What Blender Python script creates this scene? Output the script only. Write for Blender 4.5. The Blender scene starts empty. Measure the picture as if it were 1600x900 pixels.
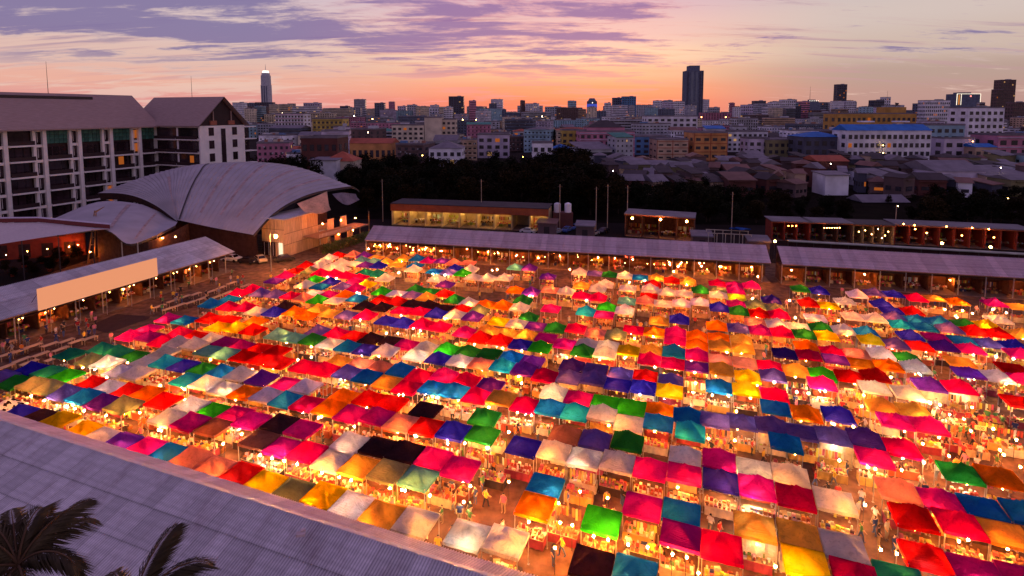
import bpy, bmesh, math, random
import numpy as np
from mathutils import Vector, Matrix

random.seed(7)
rng = np.random.default_rng(11)
SC = bpy.context.scene
COL = SC.collection
R = math.radians

# ------------------------------------------------------------------ camera
CAM_H = 33.0
FPX = 850.0            # focal length in photo pixels (1600 px wide)
PITCH = R(5.0)
HORIZON = 175.0
PPY = HORIZON + FPX * math.tan(PITCH)
cam_data = bpy.data.cameras.new('camera')
cam = bpy.data.objects.new('camera', cam_data)
COL.objects.link(cam)
cam.location = (0, 0, CAM_H)
cam.rotation_euler = (R(90) - PITCH, 0, 0)
cam_data.sensor_width = 36.0
cam_data.lens = 36.0 * FPX / 1600.0
cam_data.shift_y = -(450.0 - PPY) / 1600.0
cam_data.clip_start = 0.5
cam_data.clip_end = 20000
SC.camera = cam

# ------------------------------------------------------------------ world
world = bpy.data.worlds.new('World')
SC.world = world
world.use_nodes = True
def srgb(r, g, b):
    f = lambda c: (c / 12.92 if c <= .04045 else ((c + .055) / 1.055) ** 2.4)
    return (f(r / 255), f(g / 255), f(b / 255), 1.0)
def build_sky():
    nt = world.node_tree
    nt.nodes.clear()
    N, L = nt.nodes.new, nt.links.new
    out = N('ShaderNodeOutputWorld'); bg = N('ShaderNodeBackground')
    L(bg.outputs[0], out.inputs[0])
    tc = N('ShaderNodeTexCoord')
    sep = N('ShaderNodeSeparateXYZ'); L(tc.outputs['Generated'], sep.inputs[0])
    X, Y, Z = sep.outputs
    def math_(op, a, b=None, c=None, clamp=False):
        n = N('ShaderNodeMath'); n.operation = op; n.use_clamp = clamp
        for i, v in enumerate((a, b, c)):
            if v is None: continue
            if isinstance(v, (int, float)): n.inputs[i].default_value = v
            else: L(v, n.inputs[i])
        return n.outputs[0]
    def ramp(fac, stops):
        n = N('ShaderNodeValToRGB'); cr = n.color_ramp; cr.interpolation = 'EASE'
        while len(cr.elements) > 1: cr.elements.remove(cr.elements[-1])
        cr.elements[0].position = stops[0][0]; cr.elements[0].color = stops[0][1]
        for p, c in stops[1:]:
            e = cr.elements.new(p); e.color = c
        L(fac, n.inputs[0]); return n.outputs[0]
    def mix(f, a, b, mode='MIX'):
        n = N('ShaderNodeMix'); n.data_type = 'RGBA'; n.blend_type = mode
        if isinstance(f, (int, float)): n.inputs[0].default_value = f
        else: L(f, n.inputs[0])
        for k, v in ((6, a), (7, b)):
            if isinstance(v, tuple): n.inputs[k].default_value = v
            else: L(v, n.inputs[k])
        return n.outputs[2]
    # elevation, compressed so the ramp resolves the lowest twelve degrees
    el = math_('POWER', math_('MAXIMUM', Z, 0.0), 0.5)          # 0..1, .2 -> .447
    az = math_('ARCTAN2', X, Y)
    P = lambda z: z ** .5
    left = ramp(el, [(0, srgb(206, 146, 152)), (P(.02), srgb(224, 152, 148)), (P(.05), srgb(232, 174, 158)), (P(.09), srgb(222, 186, 176)),
                     (P(.14), srgb(216, 192, 192)), (P(.2), srgb(206, 188, 198)), (P(.4), srgb(158, 136, 176)), (1, srgb(136, 114, 160))])
    mid = ramp(el, [(0, srgb(236, 122, 100)), (P(.015), srgb(244, 128, 102)), (P(.04), srgb(248, 152, 118)), (P(.07), srgb(244, 184, 150)),
                    (P(.1), srgb(252, 208, 176)), (P(.14), srgb(240, 192, 184)), (P(.2), srgb(222, 180, 192)), (P(.4), srgb(158, 134, 176)), (1, srgb(136, 114, 160))])
    right = ramp(el, [(0, srgb(184, 140, 136)), (P(.03), srgb(184, 148, 142)), (P(.06), srgb(180, 154, 146)), (P(.1), srgb(202, 180, 170)),
                      (P(.15), srgb(208, 190, 184)), (P(.2), srgb(198, 186, 190)), (P(.4), srgb(154, 134, 174)), (1, srgb(136, 114, 160))])
    def sstep(v, a, b):
        n = N('ShaderNodeMapRange'); n.interpolation_type = 'SMOOTHSTEP'
        L(v, n.inputs[0]); n.inputs[1].default_value = a; n.inputs[2].default_value = b
        return n.outputs[0]
    base = mix(sstep(az, -.46, .04), left, mid)
    base = mix(sstep(az, .2, .58), base, right)
    # thin streaky clouds on a flat layer
    den = math_('ADD', math_('MAXIMUM', Z, 0.0), .10)
    cb = N('ShaderNodeCombineXYZ')
    L(math_('DIVIDE', X, den), cb.inputs[0]); L(math_('DIVIDE', Y, den), cb.inputs[1])
    def noise(scale, detail, rough, off, sx, sy, rot, dist=0.0):
        m = N('ShaderNodeMapping'); L(cb.outputs[0], m.inputs[0])
        m.inputs['Location'].default_value = off; m.inputs['Scale'].default_value = (sx, sy, 1); m.inputs['Rotation'].default_value = (0, 0, rot)
        n = N('ShaderNodeTexNoise'); n.inputs['Scale'].default_value = scale; n.inputs['Detail'].default_value = detail
        n.inputs['Roughness'].default_value = rough; n.inputs['Distortion'].default_value = dist
        L(m.outputs[0], n.inputs['Vector']); return n.outputs['Fac']
    n1 = noise(1.25, 10, .66, (3.1, 1.7, 0), .80, 1.35, .22, .45)
    n2 = noise(2.6, 8, .62, (7.7, 4.2, 0), .28, 1.9, -.10, .4)
    n3 = noise(3.4, 8, .65, (12.3, 2.2, 0), .35, 1.6, .12, .3)
    low = noise(.55, 3, .5, (4.6, 2.4, 0), .6, 1.3, .1)
    dens = math_('ADD', math_('ADD', math_('MULTIPLY', n1, .62), math_('MULTIPLY', low, .38)), math_('MULTIPLY', math_('SUBTRACT', n3, .5), .35))
    # broken cloud bank thickens overhead and thins towards the horizon and the right
    dens = math_('ADD', dens, math_('MULTIPLY', sstep(Z, .05, .20), .10))
    dens = math_('SUBTRACT', dens, math_('MULTIPLY', sstep(az, .10, .42), .085))
    heavy = math_('MULTIPLY', sstep(dens, .49, .60), sstep(Z, .045, .10))
    wisps = math_('MULTIPLY', math_('MULTIPLY', sstep(n2, .50, .66), sstep(Z, .015, .06)), .5)
    warm = math_('SUBTRACT', 1.0, sstep(math_('ABSOLUTE', math_('SUBTRACT', az, .06)), .12, .55))
    ccol = mix(warm, srgb(118, 106, 156), srgb(142, 104, 160))
    rim = mix(warm, srgb(232, 204, 190), srgb(250, 150, 150))
    thin = math_('MULTIPLY', sstep(dens, .485, .56), math_('SUBTRACT', 1.0, heavy))
    col = mix(math_('MULTIPLY', wisps, math_('SUBTRACT', 1.0, sstep(Z, .10, .2))), base, mix(warm, srgb(190, 146, 160), srgb(252, 172, 132)))
    streak = math_('MULTIPLY', math_('MULTIPLY', sstep(n2, .56, .68), sstep(Z, .07, .11)), .65)
    col = mix(streak, col, mix(warm, srgb(138, 124, 156), srgb(170, 120, 150)))
    col = mix(math_('MULTIPLY', thin, .55), col, rim)
    col = mix(math_('MULTIPLY', heavy, .88), col, ccol)
    # faint physical twilight underneath
    sky = N('ShaderNodeTexSky'); sky.sky_type = 'NISHITA'; sky.sun_disc = False
    sky.sun_elevation = R(1.0); sky.sun_rotation = R(10.0)
    col = mix(.012, col, sky.outputs[0], 'ADD')
    # the ground side of the dome is dark, seen only below the horizon
    col = mix(sstep(Z, -.03, 0.0), srgb(60, 40, 45), col)
    L(col, bg.inputs[0])
    bg.inputs[1].default_value = SKY_STRENGTH
SKY_STRENGTH = 1.0
build_sky()

# the sun has just set ahead, slightly right: only a faint low glow remains
sd = bpy.data.lights.new('sun', 'SUN'); sd.energy = .18; sd.angle = R(12); sd.color = (1, .62, .45)
sun = bpy.data.objects.new('sun', sd); COL.objects.link(sun)
sun.rotation_euler = (R(86), 0, R(180 - 10))

SC.view_settings.view_transform = 'Standard'
SC.view_settings.look = 'None'
SC.view_settings.exposure = 0.0
SC.view_settings.gamma = 1.0
SC.cycles.use_denoising = True
SC.cycles.max_bounces = 5
SC.cycles.diffuse_bounces = 3
SC.cycles.glossy_bounces = 2
SC.cycles.transmission_bounces = 3
SC.cycles.transparent_max_bounces = 6
SC.cycles.sample_clamp_indirect = 4.0
SC.cycles.caustics_reflective = False
SC.cycles.caustics_refractive = False

# ------------------------------------------------------------------ picture geometry
_F = Vector((0, math.cos(PITCH), -math.sin(PITCH)))
_U = Vector((0, math.sin(PITCH), math.cos(PITCH)))
def ray(px, py):
    return _F + Vector((1, 0, 0)) * ((px - 800) / FPX) - _U * ((py - PPY) / FPX)
def at_z(px, py, z):
    d = ray(px, py); t = (z - CAM_H) / d.z
    return Vector((0, 0, CAM_H)) + d * t
def at_y(px, py, Y):
    d = ray(px, py)
    return Vector((0, 0, CAM_H)) + d * (Y / d.y)
def proj(p):
    v = Vector(p) - Vector((0, 0, CAM_H)); w = v.dot(_F)
    return 800 + FPX * v.x / w, PPY - FPX * v.dot(_U) / w
TH = R(20.3)
AX = Vector((math.cos(TH), -math.sin(TH), 0))     # along the stall rows, to the right
BX = Vector((math.sin(TH), math.cos(TH), 0))      # away from the camera
TH2 = R(12.8)
AR = Vector((math.cos(TH2), -math.sin(TH2), 0))   # along the rear arcade
BR = Vector((math.sin(TH2), math.cos(TH2), 0))

# ------------------------------------------------------------------ materials
MATS = {}
def _new(name):
    m = bpy.data.materials.new(name); m.use_nodes = True; m.node_tree.nodes.clear()
    return m, m.node_tree.nodes.new, m.node_tree.links.new
def mat(name, col, rough=.7, var=.18, scale=3.0, bump=0.0, metal=0.0, spec=.3, rand=0.0, stretch=None):
    if name in MATS: return MATS[name]
    m, N, L = _new(name)
    out = N('ShaderNodeOutputMaterial'); b = N('ShaderNodeBsdfPrincipled'); L(b.outputs[0], out.inputs[0])
    b.inputs['Roughness'].default_value = rough; b.inputs['Metallic'].default_value = metal
    b.inputs['Specular IOR Level'].default_value = spec
    tc = N('ShaderNodeTexCoord'); vec = tc.outputs['Object']
    if stretch:
        mp = N('ShaderNodeMapping'); mp.inputs['Scale'].default_value = stretch; L(vec, mp.inputs[0]); vec = mp.outputs[0]
    n = N('ShaderNodeTexNoise'); n.inputs['Scale'].default_value = scale; n.inputs['Detail'].default_value = 6; L(vec, n.inputs['Vector'])
    r = N('ShaderNodeMapRange'); r.inputs[1].default_value = .3; r.inputs[2].default_value = .7
    r.inputs[3].default_value = 1 - var; r.inputs[4].default_value = 1 + var; L(n.outputs['Fac'], r.inputs[0])
    val = r.outputs[0]
    if rand:
        oi = N('ShaderNodeObjectInfo'); rr = N('ShaderNodeMapRange'); L(oi.outputs['Random'], rr.inputs[0])
        rr.inputs[3].default_value = 1 - rand; rr.inputs[4].default_value = 1 + rand
        mm = N('ShaderNodeMath'); mm.operation = 'MULTIPLY'; L(val, mm.inputs[0]); L(rr.outputs[0], mm.inputs[1]); val = mm.outputs[0]
    sc = N('ShaderNodeVectorMath'); sc.operation = 'SCALE'; sc.inputs[0].default_value = col[:3]; L(val, sc.inputs['Scale'])
    L(sc.outputs[0], b.inputs['Base Color'])
    if bump:
        bp = N('ShaderNodeBump'); bp.inputs['Strength'].default_value = bump; bp.inputs['Distance'].default_value = .05
        L(n.outputs['Fac'], bp.inputs['Height']); L(bp.outputs[0], b.inputs['Normal'])
    MATS[name] = m; return m
def rust(m, col, lo, hi, scale=.35):
    nt = m.node_tree; N, L = nt.nodes.new, nt.links.new
    b = [n for n in nt.nodes if n.type == 'BSDF_PRINCIPLED'][0]; src = b.inputs['Base Color'].links[0].from_socket
    g = N('ShaderNodeNewGeometry'); mp = N('ShaderNodeMapping'); mp.inputs['Rotation'].default_value = (0, 0, .354); mp.inputs['Scale'].default_value = (1.6, .55, 1); L(g.outputs['Position'], mp.inputs[0])
    n = N('ShaderNodeTexNoise'); n.inputs['Scale'].default_value = scale; n.inputs['Detail'].default_value = 9; n.inputs['Roughness'].default_value = .68; L(mp.outputs[0], n.inputs['Vector'])
    r = N('ShaderNodeMapRange'); L(n.outputs['Fac'], r.inputs[0]); r.inputs[1].default_value = lo; r.inputs[2].default_value = hi; r.inputs[4].default_value = .6
    mx = N('ShaderNodeMix'); mx.data_type = 'RGBA'; L(r.outputs[0], mx.inputs[0]); L(src, mx.inputs[6]); mx.inputs[7].default_value = (*col, 1); L(mx.outputs[2], b.inputs['Base Color'])
def trough_shade(m, per, amt):  # paints the shade of the troughs into the sheet colour
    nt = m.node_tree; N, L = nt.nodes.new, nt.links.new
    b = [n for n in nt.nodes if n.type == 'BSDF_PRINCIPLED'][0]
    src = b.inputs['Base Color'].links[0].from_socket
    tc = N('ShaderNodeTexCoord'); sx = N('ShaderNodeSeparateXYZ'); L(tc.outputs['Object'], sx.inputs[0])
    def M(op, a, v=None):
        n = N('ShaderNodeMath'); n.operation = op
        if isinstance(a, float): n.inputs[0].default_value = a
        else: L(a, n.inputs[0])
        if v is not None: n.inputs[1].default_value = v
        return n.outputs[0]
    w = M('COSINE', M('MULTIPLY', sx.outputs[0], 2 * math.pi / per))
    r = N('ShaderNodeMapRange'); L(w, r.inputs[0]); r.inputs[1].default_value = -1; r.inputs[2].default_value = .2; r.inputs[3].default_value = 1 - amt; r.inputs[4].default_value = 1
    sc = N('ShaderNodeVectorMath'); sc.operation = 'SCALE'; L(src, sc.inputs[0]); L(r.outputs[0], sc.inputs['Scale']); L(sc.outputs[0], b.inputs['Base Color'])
def glow(name, col, strength):
    if name in MATS: return MATS[name]
    m, N, L = _new(name)
    out = N('ShaderNodeOutputMaterial'); e = N('ShaderNodeEmission'); e.inputs[0].default_value = (*col[:3], 1); e.inputs[1].default_value = strength
    L(e.outputs[0], out.inputs[0]); MATS[name] = m; return m
def cloth(name, col, trans=.45):
    if name in MATS: return MATS[name]
    m, N, L = _new(name)
    out = N('ShaderNodeOutputMaterial'); d = N('ShaderNodeBsdfDiffuse'); t = N('ShaderNodeBsdfTranslucent'); mx = N('ShaderNodeMixShader')
    tc = N('ShaderNodeTexCoord'); oi = N('ShaderNodeObjectInfo'); ad = N('ShaderNodeVectorMath'); L(tc.outputs['Object'], ad.inputs[0]); L(oi.outputs['Location'], ad.inputs[1])
    def noise(scale, det, rough, dist=0.0, st=None):
        n = N('ShaderNodeTexNoise'); n.inputs['Scale'].default_value = scale; n.inputs['Detail'].default_value = det; n.inputs['Roughness'].default_value = rough; n.inputs['Distortion'].default_value = dist
        v = ad.outputs[0]
        if st: mp = N('ShaderNodeMapping'); mp.inputs['Scale'].default_value = st; mp.inputs['Rotation'].default_value = (0, 0, .6); L(v, mp.inputs[0]); v = mp.outputs[0]
        L(v, n.inputs['Vector']); return n.outputs['Fac']
    def rng_(v, a, b, c, e):
        r = N('ShaderNodeMapRange'); L(v, r.inputs[0]); r.inputs[1].default_value = a; r.inputs[2].default_value = b; r.inputs[3].default_value = c; r.inputs[4].default_value = e; return r.outputs[0]
    def mul(a, b):
        n = N('ShaderNodeMath'); n.operation = 'MULTIPLY'; L(a, n.inputs[0]); L(b, n.inputs[1]); return n.outputs[0]
    fade = noise(.55, 3, .5); grime = noise(2.6, 8, .7, .8); crease = noise(1.6, 4, .6, 1.5, (.35, 2.6, 1))
    val = mul(mul(rng_(fade, .3, .7, .74, 1.16), rng_(grime, .28, .5, .62, 1.0)), rng_(oi.outputs['Random'], 0, 1, .72, 1.12))
    sc = N('ShaderNodeVectorMath'); sc.operation = 'SCALE'; sc.inputs[0].default_value = col[:3]; L(val, sc.inputs['Scale'])
    # sun-faded patches drift towards a paler tone
    mxc = N('ShaderNodeMix'); mxc.data_type = 'RGBA'; L(rng_(fade, .55, .8, 0, .10), mxc.inputs[0]); L(sc.outputs[0], mxc.inputs[6]); g_ = .25 * sum(col[:3]) / 3 + .75 * max(col[:3]) * .5
    mxc.inputs[7].default_value = (col[0] * .6 + g_ * .4, col[1] * .6 + g_ * .4, col[2] * .6 + g_ * .4, 1)
    L(mxc.outputs[2], d.inputs[0]); L(mxc.outputs[2], t.inputs[0])
    bp = N('ShaderNodeBump'); bp.inputs['Strength'].default_value = .8; bp.inputs['Distance'].default_value = .12; L(crease, bp.inputs['Height']); L(bp.outputs[0], d.inputs['Normal']); L(bp.outputs[0], t.inputs['Normal'])
    mx.inputs[0].default_value = trans; L(d.outputs[0], mx.inputs[1]); L(t.outputs[0], mx.inputs[2]); L(mx.outputs[0], out.inputs[0])
    MATS[name] = m; return m
def vcol(name, rough=.75):
    if name in MATS: return MATS[name]
    m, N, L = _new(name)
    out = N('ShaderNodeOutputMaterial'); b = N('ShaderNodeBsdfPrincipled'); L(b.outputs[0], out.inputs[0])
    a = N('ShaderNodeAttribute'); a.attribute_name = 'tint'; L(a.outputs['Color'], b.inputs['Base Color']); b.inputs['Roughness'].default_value = rough
    MATS[name] = m; return m

# ------------------------------------------------------------------ mesh helpers
class MB:
    def __init__(s): s.v = []; s.f = []; s.m = []; s.c = []; s.mi = 0; s.col = (1, 1, 1, 1)
    def add(s, vs, fs):
        o = len(s.v); s.v += [tuple(p) for p in vs]
        for f in fs: s.f.append([o + i for i in f]); s.m.append(s.mi); s.c.append(s.col)
        return s
    def box(s, c, d, rz=0.0):
        cx, cy, cz = c; x, y, z = d[0] / 2, d[1] / 2, d[2] / 2
        ca, sa = math.cos(rz), math.sin(rz)
        vs = [(cx + a * x * ca - b * y * sa, cy + a * x * sa + b * y * ca, cz + e * z) for e in (-1, 1) for a, b in ((-1, -1), (1, -1), (1, 1), (-1, 1))]
        return s.add(vs, [(3, 2, 1, 0), (4, 5, 6, 7), (0, 1, 5, 4), (1, 2, 6, 5), (2, 3, 7, 6), (3, 0, 4, 7)])
    def tube(s, p0, p1, r0, r1=None, n=6, cap=True):
        r1 = r0 if r1 is None else r1
        p0, p1 = Vector(p0), Vector(p1); d = (p1 - p0).normalized()
        u = d.cross(Vector((0, 0, 1)));
        if u.length < 1e-3: u = Vector((1, 0, 0))
        u.normalize(); w = d.cross(u)
        vs = []
        for p, r in ((p0, r0), (p1, r1)):
            for i in range(n):
                a = 2 * math.pi * i / n; vs.append(p + u * (r * math.cos(a)) + w * (r * math.sin(a)))
        fs = [(i, (i + 1) % n, n + (i + 1) % n, n + i) for i in range(n)]
        if cap: fs += [tuple(range(n))[::-1], tuple(range(n, 2 * n))]
        return s.add(vs, fs)
    def ball(s, c, r, n=6, k=4, sz=1.0):
        vs = [(c[0], c[1], c[2] + r * sz)]
        for j in range(1, k):
            a = math.pi * j / k
            for i in range(n):
                b = 2 * math.pi * i / n; vs.append((c[0] + r * math.sin(a) * math.cos(b), c[1] + r * math.sin(a) * math.sin(b), c[2] + r * sz * math.cos(a)))
        vs.append((c[0], c[1], c[2] - r * sz)); fs = [(0, 1 + i, 1 + (i + 1) % n) for i in range(n)]
        for j in range(k - 2):
            for i in range(n):
                a = 1 + j * n; fs.append((a + i, a + n + i, a + n + (i + 1) % n, a + (i + 1) % n))
        l = len(vs) - 1; a = 1 + (k - 2) * n; fs += [(l, a + (i + 1) % n, a + i) for i in range(n)]
        return s.add(vs, fs)
    def grid(s, pts):   # pts[j][i] of Vector
        h, w = len(pts), len(pts[0])
        return s.add([p for row in pts for p in row], [(j * w + i, j * w + i + 1, (j + 1) * w + i + 1, (j + 1) * w + i) for j in range(h - 1) for i in range(w - 1)])
    def mesh(s, name, smooth=False, tint=False):
        me = bpy.data.meshes.new(name); me.from_pydata(s.v, [], s.f)
        if any(s.m): me.polygons.foreach_set('material_index', s.m)
        if smooth: me.polygons.foreach_set('use_smooth', [True] * len(s.f))
        if tint:
            at = me.color_attributes.new('tint', 'FLOAT_COLOR', 'CORNER')
            buf = []
            for f, c in zip(s.f, s.c): buf += list(c) * len(f)
            at.data.foreach_set('color', buf)
        me.update(); return me
def obj(name, me, mats=None, parent=None, loc=None, rz=None, objmat=False):
    o = bpy.data.objects.new(name, me); COL.objects.link(o)
    if parent is not None: o.parent = parent
    if loc is not None: o.location = loc
    if rz is not None: o.rotation_euler = (0, 0, rz)
    if mats is not None:
        ms = mats if isinstance(mats, (list, tuple)) else [mats]
        if objmat:
            while len(me.materials) < len(ms): me.materials.append(ms[len(me.materials)])
            for i, m in enumerate(ms):
                o.material_slots[i].link = 'OBJECT'; o.material_slots[i].material = m
        elif len(me.materials) == 0:
            for m in ms: me.materials.append(m)
    return o
def build(mb, name, mats, parent=None, smooth=False, tint=False, loc=None, rz=None):
    return obj(name, mb.mesh(name, smooth, tint), mats, parent, loc, rz)
LABELS = {}
def tag(o, label, cat, group=None):
    w = label.split()
    if len(w) > 16: label = ' '.join(w[:16])
    o['label'] = label; o['category'] = cat
    if group: o['group'] = group
    LABELS[label] = LABELS.get(label, 0) + 1
    return o
def thing(name, loc, rz, label, cat, group=None):
    o = bpy.data.objects.new(name, None); COL.objects.link(o); o.location = loc; o.rotation_euler = (0, 0, rz); o.empty_display_size = .3
    return tag(o, label, cat, group)
def struct(o): o['kind'] = 'structure'; return o
def copy_tree(o, parent=None):
    c = o.copy(); COL.objects.link(c); c.parent = parent
    for ch in o.children: copy_tree(ch, c)
    return c
ORD = ['first', 'second', 'third', 'fourth', 'fifth', 'sixth', 'seventh', 'eighth', 'ninth', 'tenth', 'eleventh', 'twelfth', 'thirteenth', 'fourteenth',
       'fifteenth', 'sixteenth', 'seventeenth', 'eighteenth', 'nineteenth', 'twentieth']
def ordn(i):
    if i < 20: return ORD[i]
    tens = {2: 'twenty', 3: 'thirty', 4: 'forty', 5: 'fifty', 6: 'sixty', 7: 'seventy', 8: 'eighty', 9: 'ninety'}
    n = i + 1
    if n < 100:
        return tens[n // 10] + '-' + ORD[n % 10 - 1] if n % 10 else tens[n // 10][:-1] + 'ieth'
    return 'hundred-and-' + ordn(n - 101) if n > 100 else 'hundredth'
# ================================================================== SETTING
M_GROUND = mat('dark_earth', (.022, .015, .014), .95, .4, .05, bump=.2, spec=.05)
M_PAVE = mat('worn_asphalt', (.15, .078, .048), .9, .45, .9, bump=.3, spec=.15)
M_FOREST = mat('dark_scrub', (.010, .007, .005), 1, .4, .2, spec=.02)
def sheet(name, pts, z, m):
    mb = MB(); mb.add([(p[0], p[1], z) for p in pts], [tuple(range(len(pts)))])
    return struct(build(mb, name, m))
sheet('ground', [(-9000, -300), (9000, -300), (9000, 14000), (-9000, 14000)], -.012, M_GROUND)
sheet('market_pavement', [(-95, 18), (140, 18), (140, 96), (60, 116), (-40, 140), (-95, 150)], -.004, M_PAVE)

M_SHEET = mat('corrugated_roof', (.62, .57, .60), .55, .22, .7, rand=.15, metal=.0, spec=.35, stretch=(.4, 3, 1))
M_SHEET_PINK = mat('corrugated_roof_weathered', (.60, .44, .50), .6, .25, .6, rand=.14, spec=.3, stretch=(.4, 3, 1))
rust(M_SHEET, (.30, .21, .23), .5, .72); rust(M_SHEET_PINK, (.32, .18, .18), .52, .75); trough_shade(M_SHEET, .21, .34); trough_shade(M_SHEET_PINK, .21, .34)
M_CAP = mat('ridge_flashing', (.56, .48, .55), .5, .15, 2)
M_STEEL = mat('galvanised_steel', (.32, .29, .29), .5, .2, 3, metal=.2)
M_DARKSTEEL = mat('dark_steel', (.055, .04, .04), .6, .2, 3)
M_WOOD = mat('timber', (.30, .16, .08), .7, .35, 2.5, stretch=(1, 8, 8), rand=.2)
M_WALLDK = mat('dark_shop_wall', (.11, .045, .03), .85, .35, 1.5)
M_CREAM = mat('cream_render', (.55, .47, .38), .85, .15, 1.2, rand=.08)
M_FLOOR = mat('arcade_floor', (.20, .13, .10), .8, .25, 1.5)

def corr_sheet(w, l, amp=.05, per=.21):
    n = int(w / per * 4); mb = MB()
    pts = [[Vector((w * i / n, 0 if j == 0 else l, amp * math.cos(2 * math.pi * (w * i / n) / per))) for i in range(n + 1)] for j in range(2)]
    mb.grid(pts); return mb.mesh('roof_sheet', True)
def slope_roof(parent, o, e1, e2, length, sw, run, z0, z1, rows, m, name='roof_sheet', overlap=.12):
    """rows of sheets; o = start at upper edge (world), e1 along, e2 horizontal downslope direction"""
    L = math.hypot(run, z1 - z0) / rows
    dn = (e2 * run + Vector((0, 0, z1 - z0))).normalized()
    nrm = e1.cross(dn).normalized()
    if nrm.z < 0: nrm = -nrm
    me = corr_sheet(sw + .06, L + overlap)
    cols = int(round(length / sw))
    base = Matrix((e1, dn, nrm)).transposed().to_4x4()
    inv = parent.matrix_world.inverted() if parent else Matrix.Identity(4)
    for j in range(rows):
        for i in range(cols):
            p = Vector((o.x, o.y, z0)) + e1 * (i * sw) + dn * (j * L) + nrm * (.05 * (rows - j) + .012 * (i % 2) + random.uniform(0, .006))
            ob = obj(name, me, m); ob.parent = parent
            ob.matrix_local = inv @ (Matrix.Translation(p) @ base @ Matrix.Rotation(R(random.uniform(-.5, .5)), 4, 'Z'))
def world_thing(name, label, cat, group=None, loc=(0, 0, 0)):
    t = thing(name, loc, 0, label, cat, group); bpy.context.view_layer.update(); return t

# ---- near long roof in the foreground
def near_roof():
    O = at_z(400, 767, 4.0)
    s0 = (at_z(0, 655, 4.0) - O).dot(AX) - 4; s1 = (at_z(900, 905, 4.0) - O).dot(AX) + 1
    L = s1 - s0
    base = O + AX * s0
    t = world_thing('market_hall', 'long lavender grey corrugated metal roof in the foreground beside the palm fronds', 'building', None, (base.x, base.y, 0))
    zr = 5.3; run_far = (O - at_z(400, 788, zr)).dot(BX)
    ridge = base - BX * run_far
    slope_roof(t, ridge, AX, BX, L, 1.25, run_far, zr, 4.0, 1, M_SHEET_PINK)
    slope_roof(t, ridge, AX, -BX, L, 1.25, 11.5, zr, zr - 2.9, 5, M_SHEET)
    inv = Matrix.Translation((-base.x, -base.y, 0))
    def part(mb, name, m):
        o = build(mb, name, m, t); o.matrix_local = inv; return o
    # ridge cap: two bent strips with a scalloped foot
    mb = MB()
    n = int(L / .25)
    for sgn, sl, drop in ((1, .55, .26), (-1, .75, .19)):
        pts = [[], [], []]
        for i in range(n + 1):
            p = ridge + AX * (L * i / n)
            w = .03 if i % 2 else -.03
            pts[0].append(Vector((p.x, p.y, zr + .16)))
            q = p + BX * sgn * (sl + w); pts[1].append(Vector((q.x, q.y, zr + .12 - drop)))
            q = p + BX * sgn * (sl + w); pts[2].append(Vector((q.x, q.y, zr + .02 - drop)))
        mb.grid(pts)
    part(mb, 'ridge_cap', M_CAP)
    mb = MB()
    for k, off in ((0, .25),):
        c = base + AX * (L / 2) - BX * off
        mb.box((c.x, c.y, 3.78), (L, .12, .22), -TH)
    part(mb, 'eave_beam', M_DARKSTEEL)
    mb = MB()
    c = base + AX * (L / 2) - BX * 8.2
    mb.box((c.x, c.y, 1.6), (L, 14.4, 3.2), -TH)
    part(mb, 'wall', M_WALLDK)
    # a small hatch left on the sheets
    p = at_z(470, 838, 5.6)
    h = thing('roof_brick', (p.x, p.y, 5.75), -TH + .5, 'small pale block lying on the near corrugated roof', 'block')
    mb = MB(); mb.box((0, 0, 0), (.55, .3, .18)); mb.box((.1, .2, .1), (.3, .2, .12), .4)
    build(mb, 'block_body', mat('pale_block', (.6, .45, .45)), h)
near_roof()

# ---- warm lamps
G_WARM = glow('bulb_warm', (1.0, .325, .048), 1480)
G_ORANGE = glow('bulb_orange', (1.0, .24, .025), 1480)
G_WHITE = glow('bulb_white', (1.0, .53, .21), 1400)
G_RED = glow('neon_red', (1.0, .05, .02), 25)
G_DIM = glow('bulb_dim', (1.0, .28, .05), 130)
G_GREENISH = glow('tube_greenish', (1.0, .62, .18), 150)
def bulb_mesh(r, cord=0.0):
    mb = MB(); mb.ball((0, 0, 0), r, 6, 4, 1.15)
    mb.mi = 1; mb.tube((0, 0, r * .9), (0, 0, r * 1.6 + cord), r * .45, r * .35, 6)
    return mb.mesh('bulb', True)
ME_BULB = bulb_mesh(.085, .1)
ME_BULB_S = bulb_mesh(.065, .1)
def tube_mesh():
    mb = MB(); mb.tube((-.55, 0, 0), (.55, 0, 0), .028, .028, 6); mb.mi = 1; mb.box((0, 0, .05), (1.2, .06, .05)); return mb.mesh('tube_lamp')
ME_TUBE = tube_mesh()
G_TUBE = glow('tube_white', (1.0, .78, .52), 420)
G_COOL = glow('tube_cool', (.85, .95, 1.0), 300)
def bulb_part(parent, loc, g, me=None, name='bulb'):
    return obj(name, me or ME_BULB, [g, M_DARKSTEEL], parent, loc, objmat=True)

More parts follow.
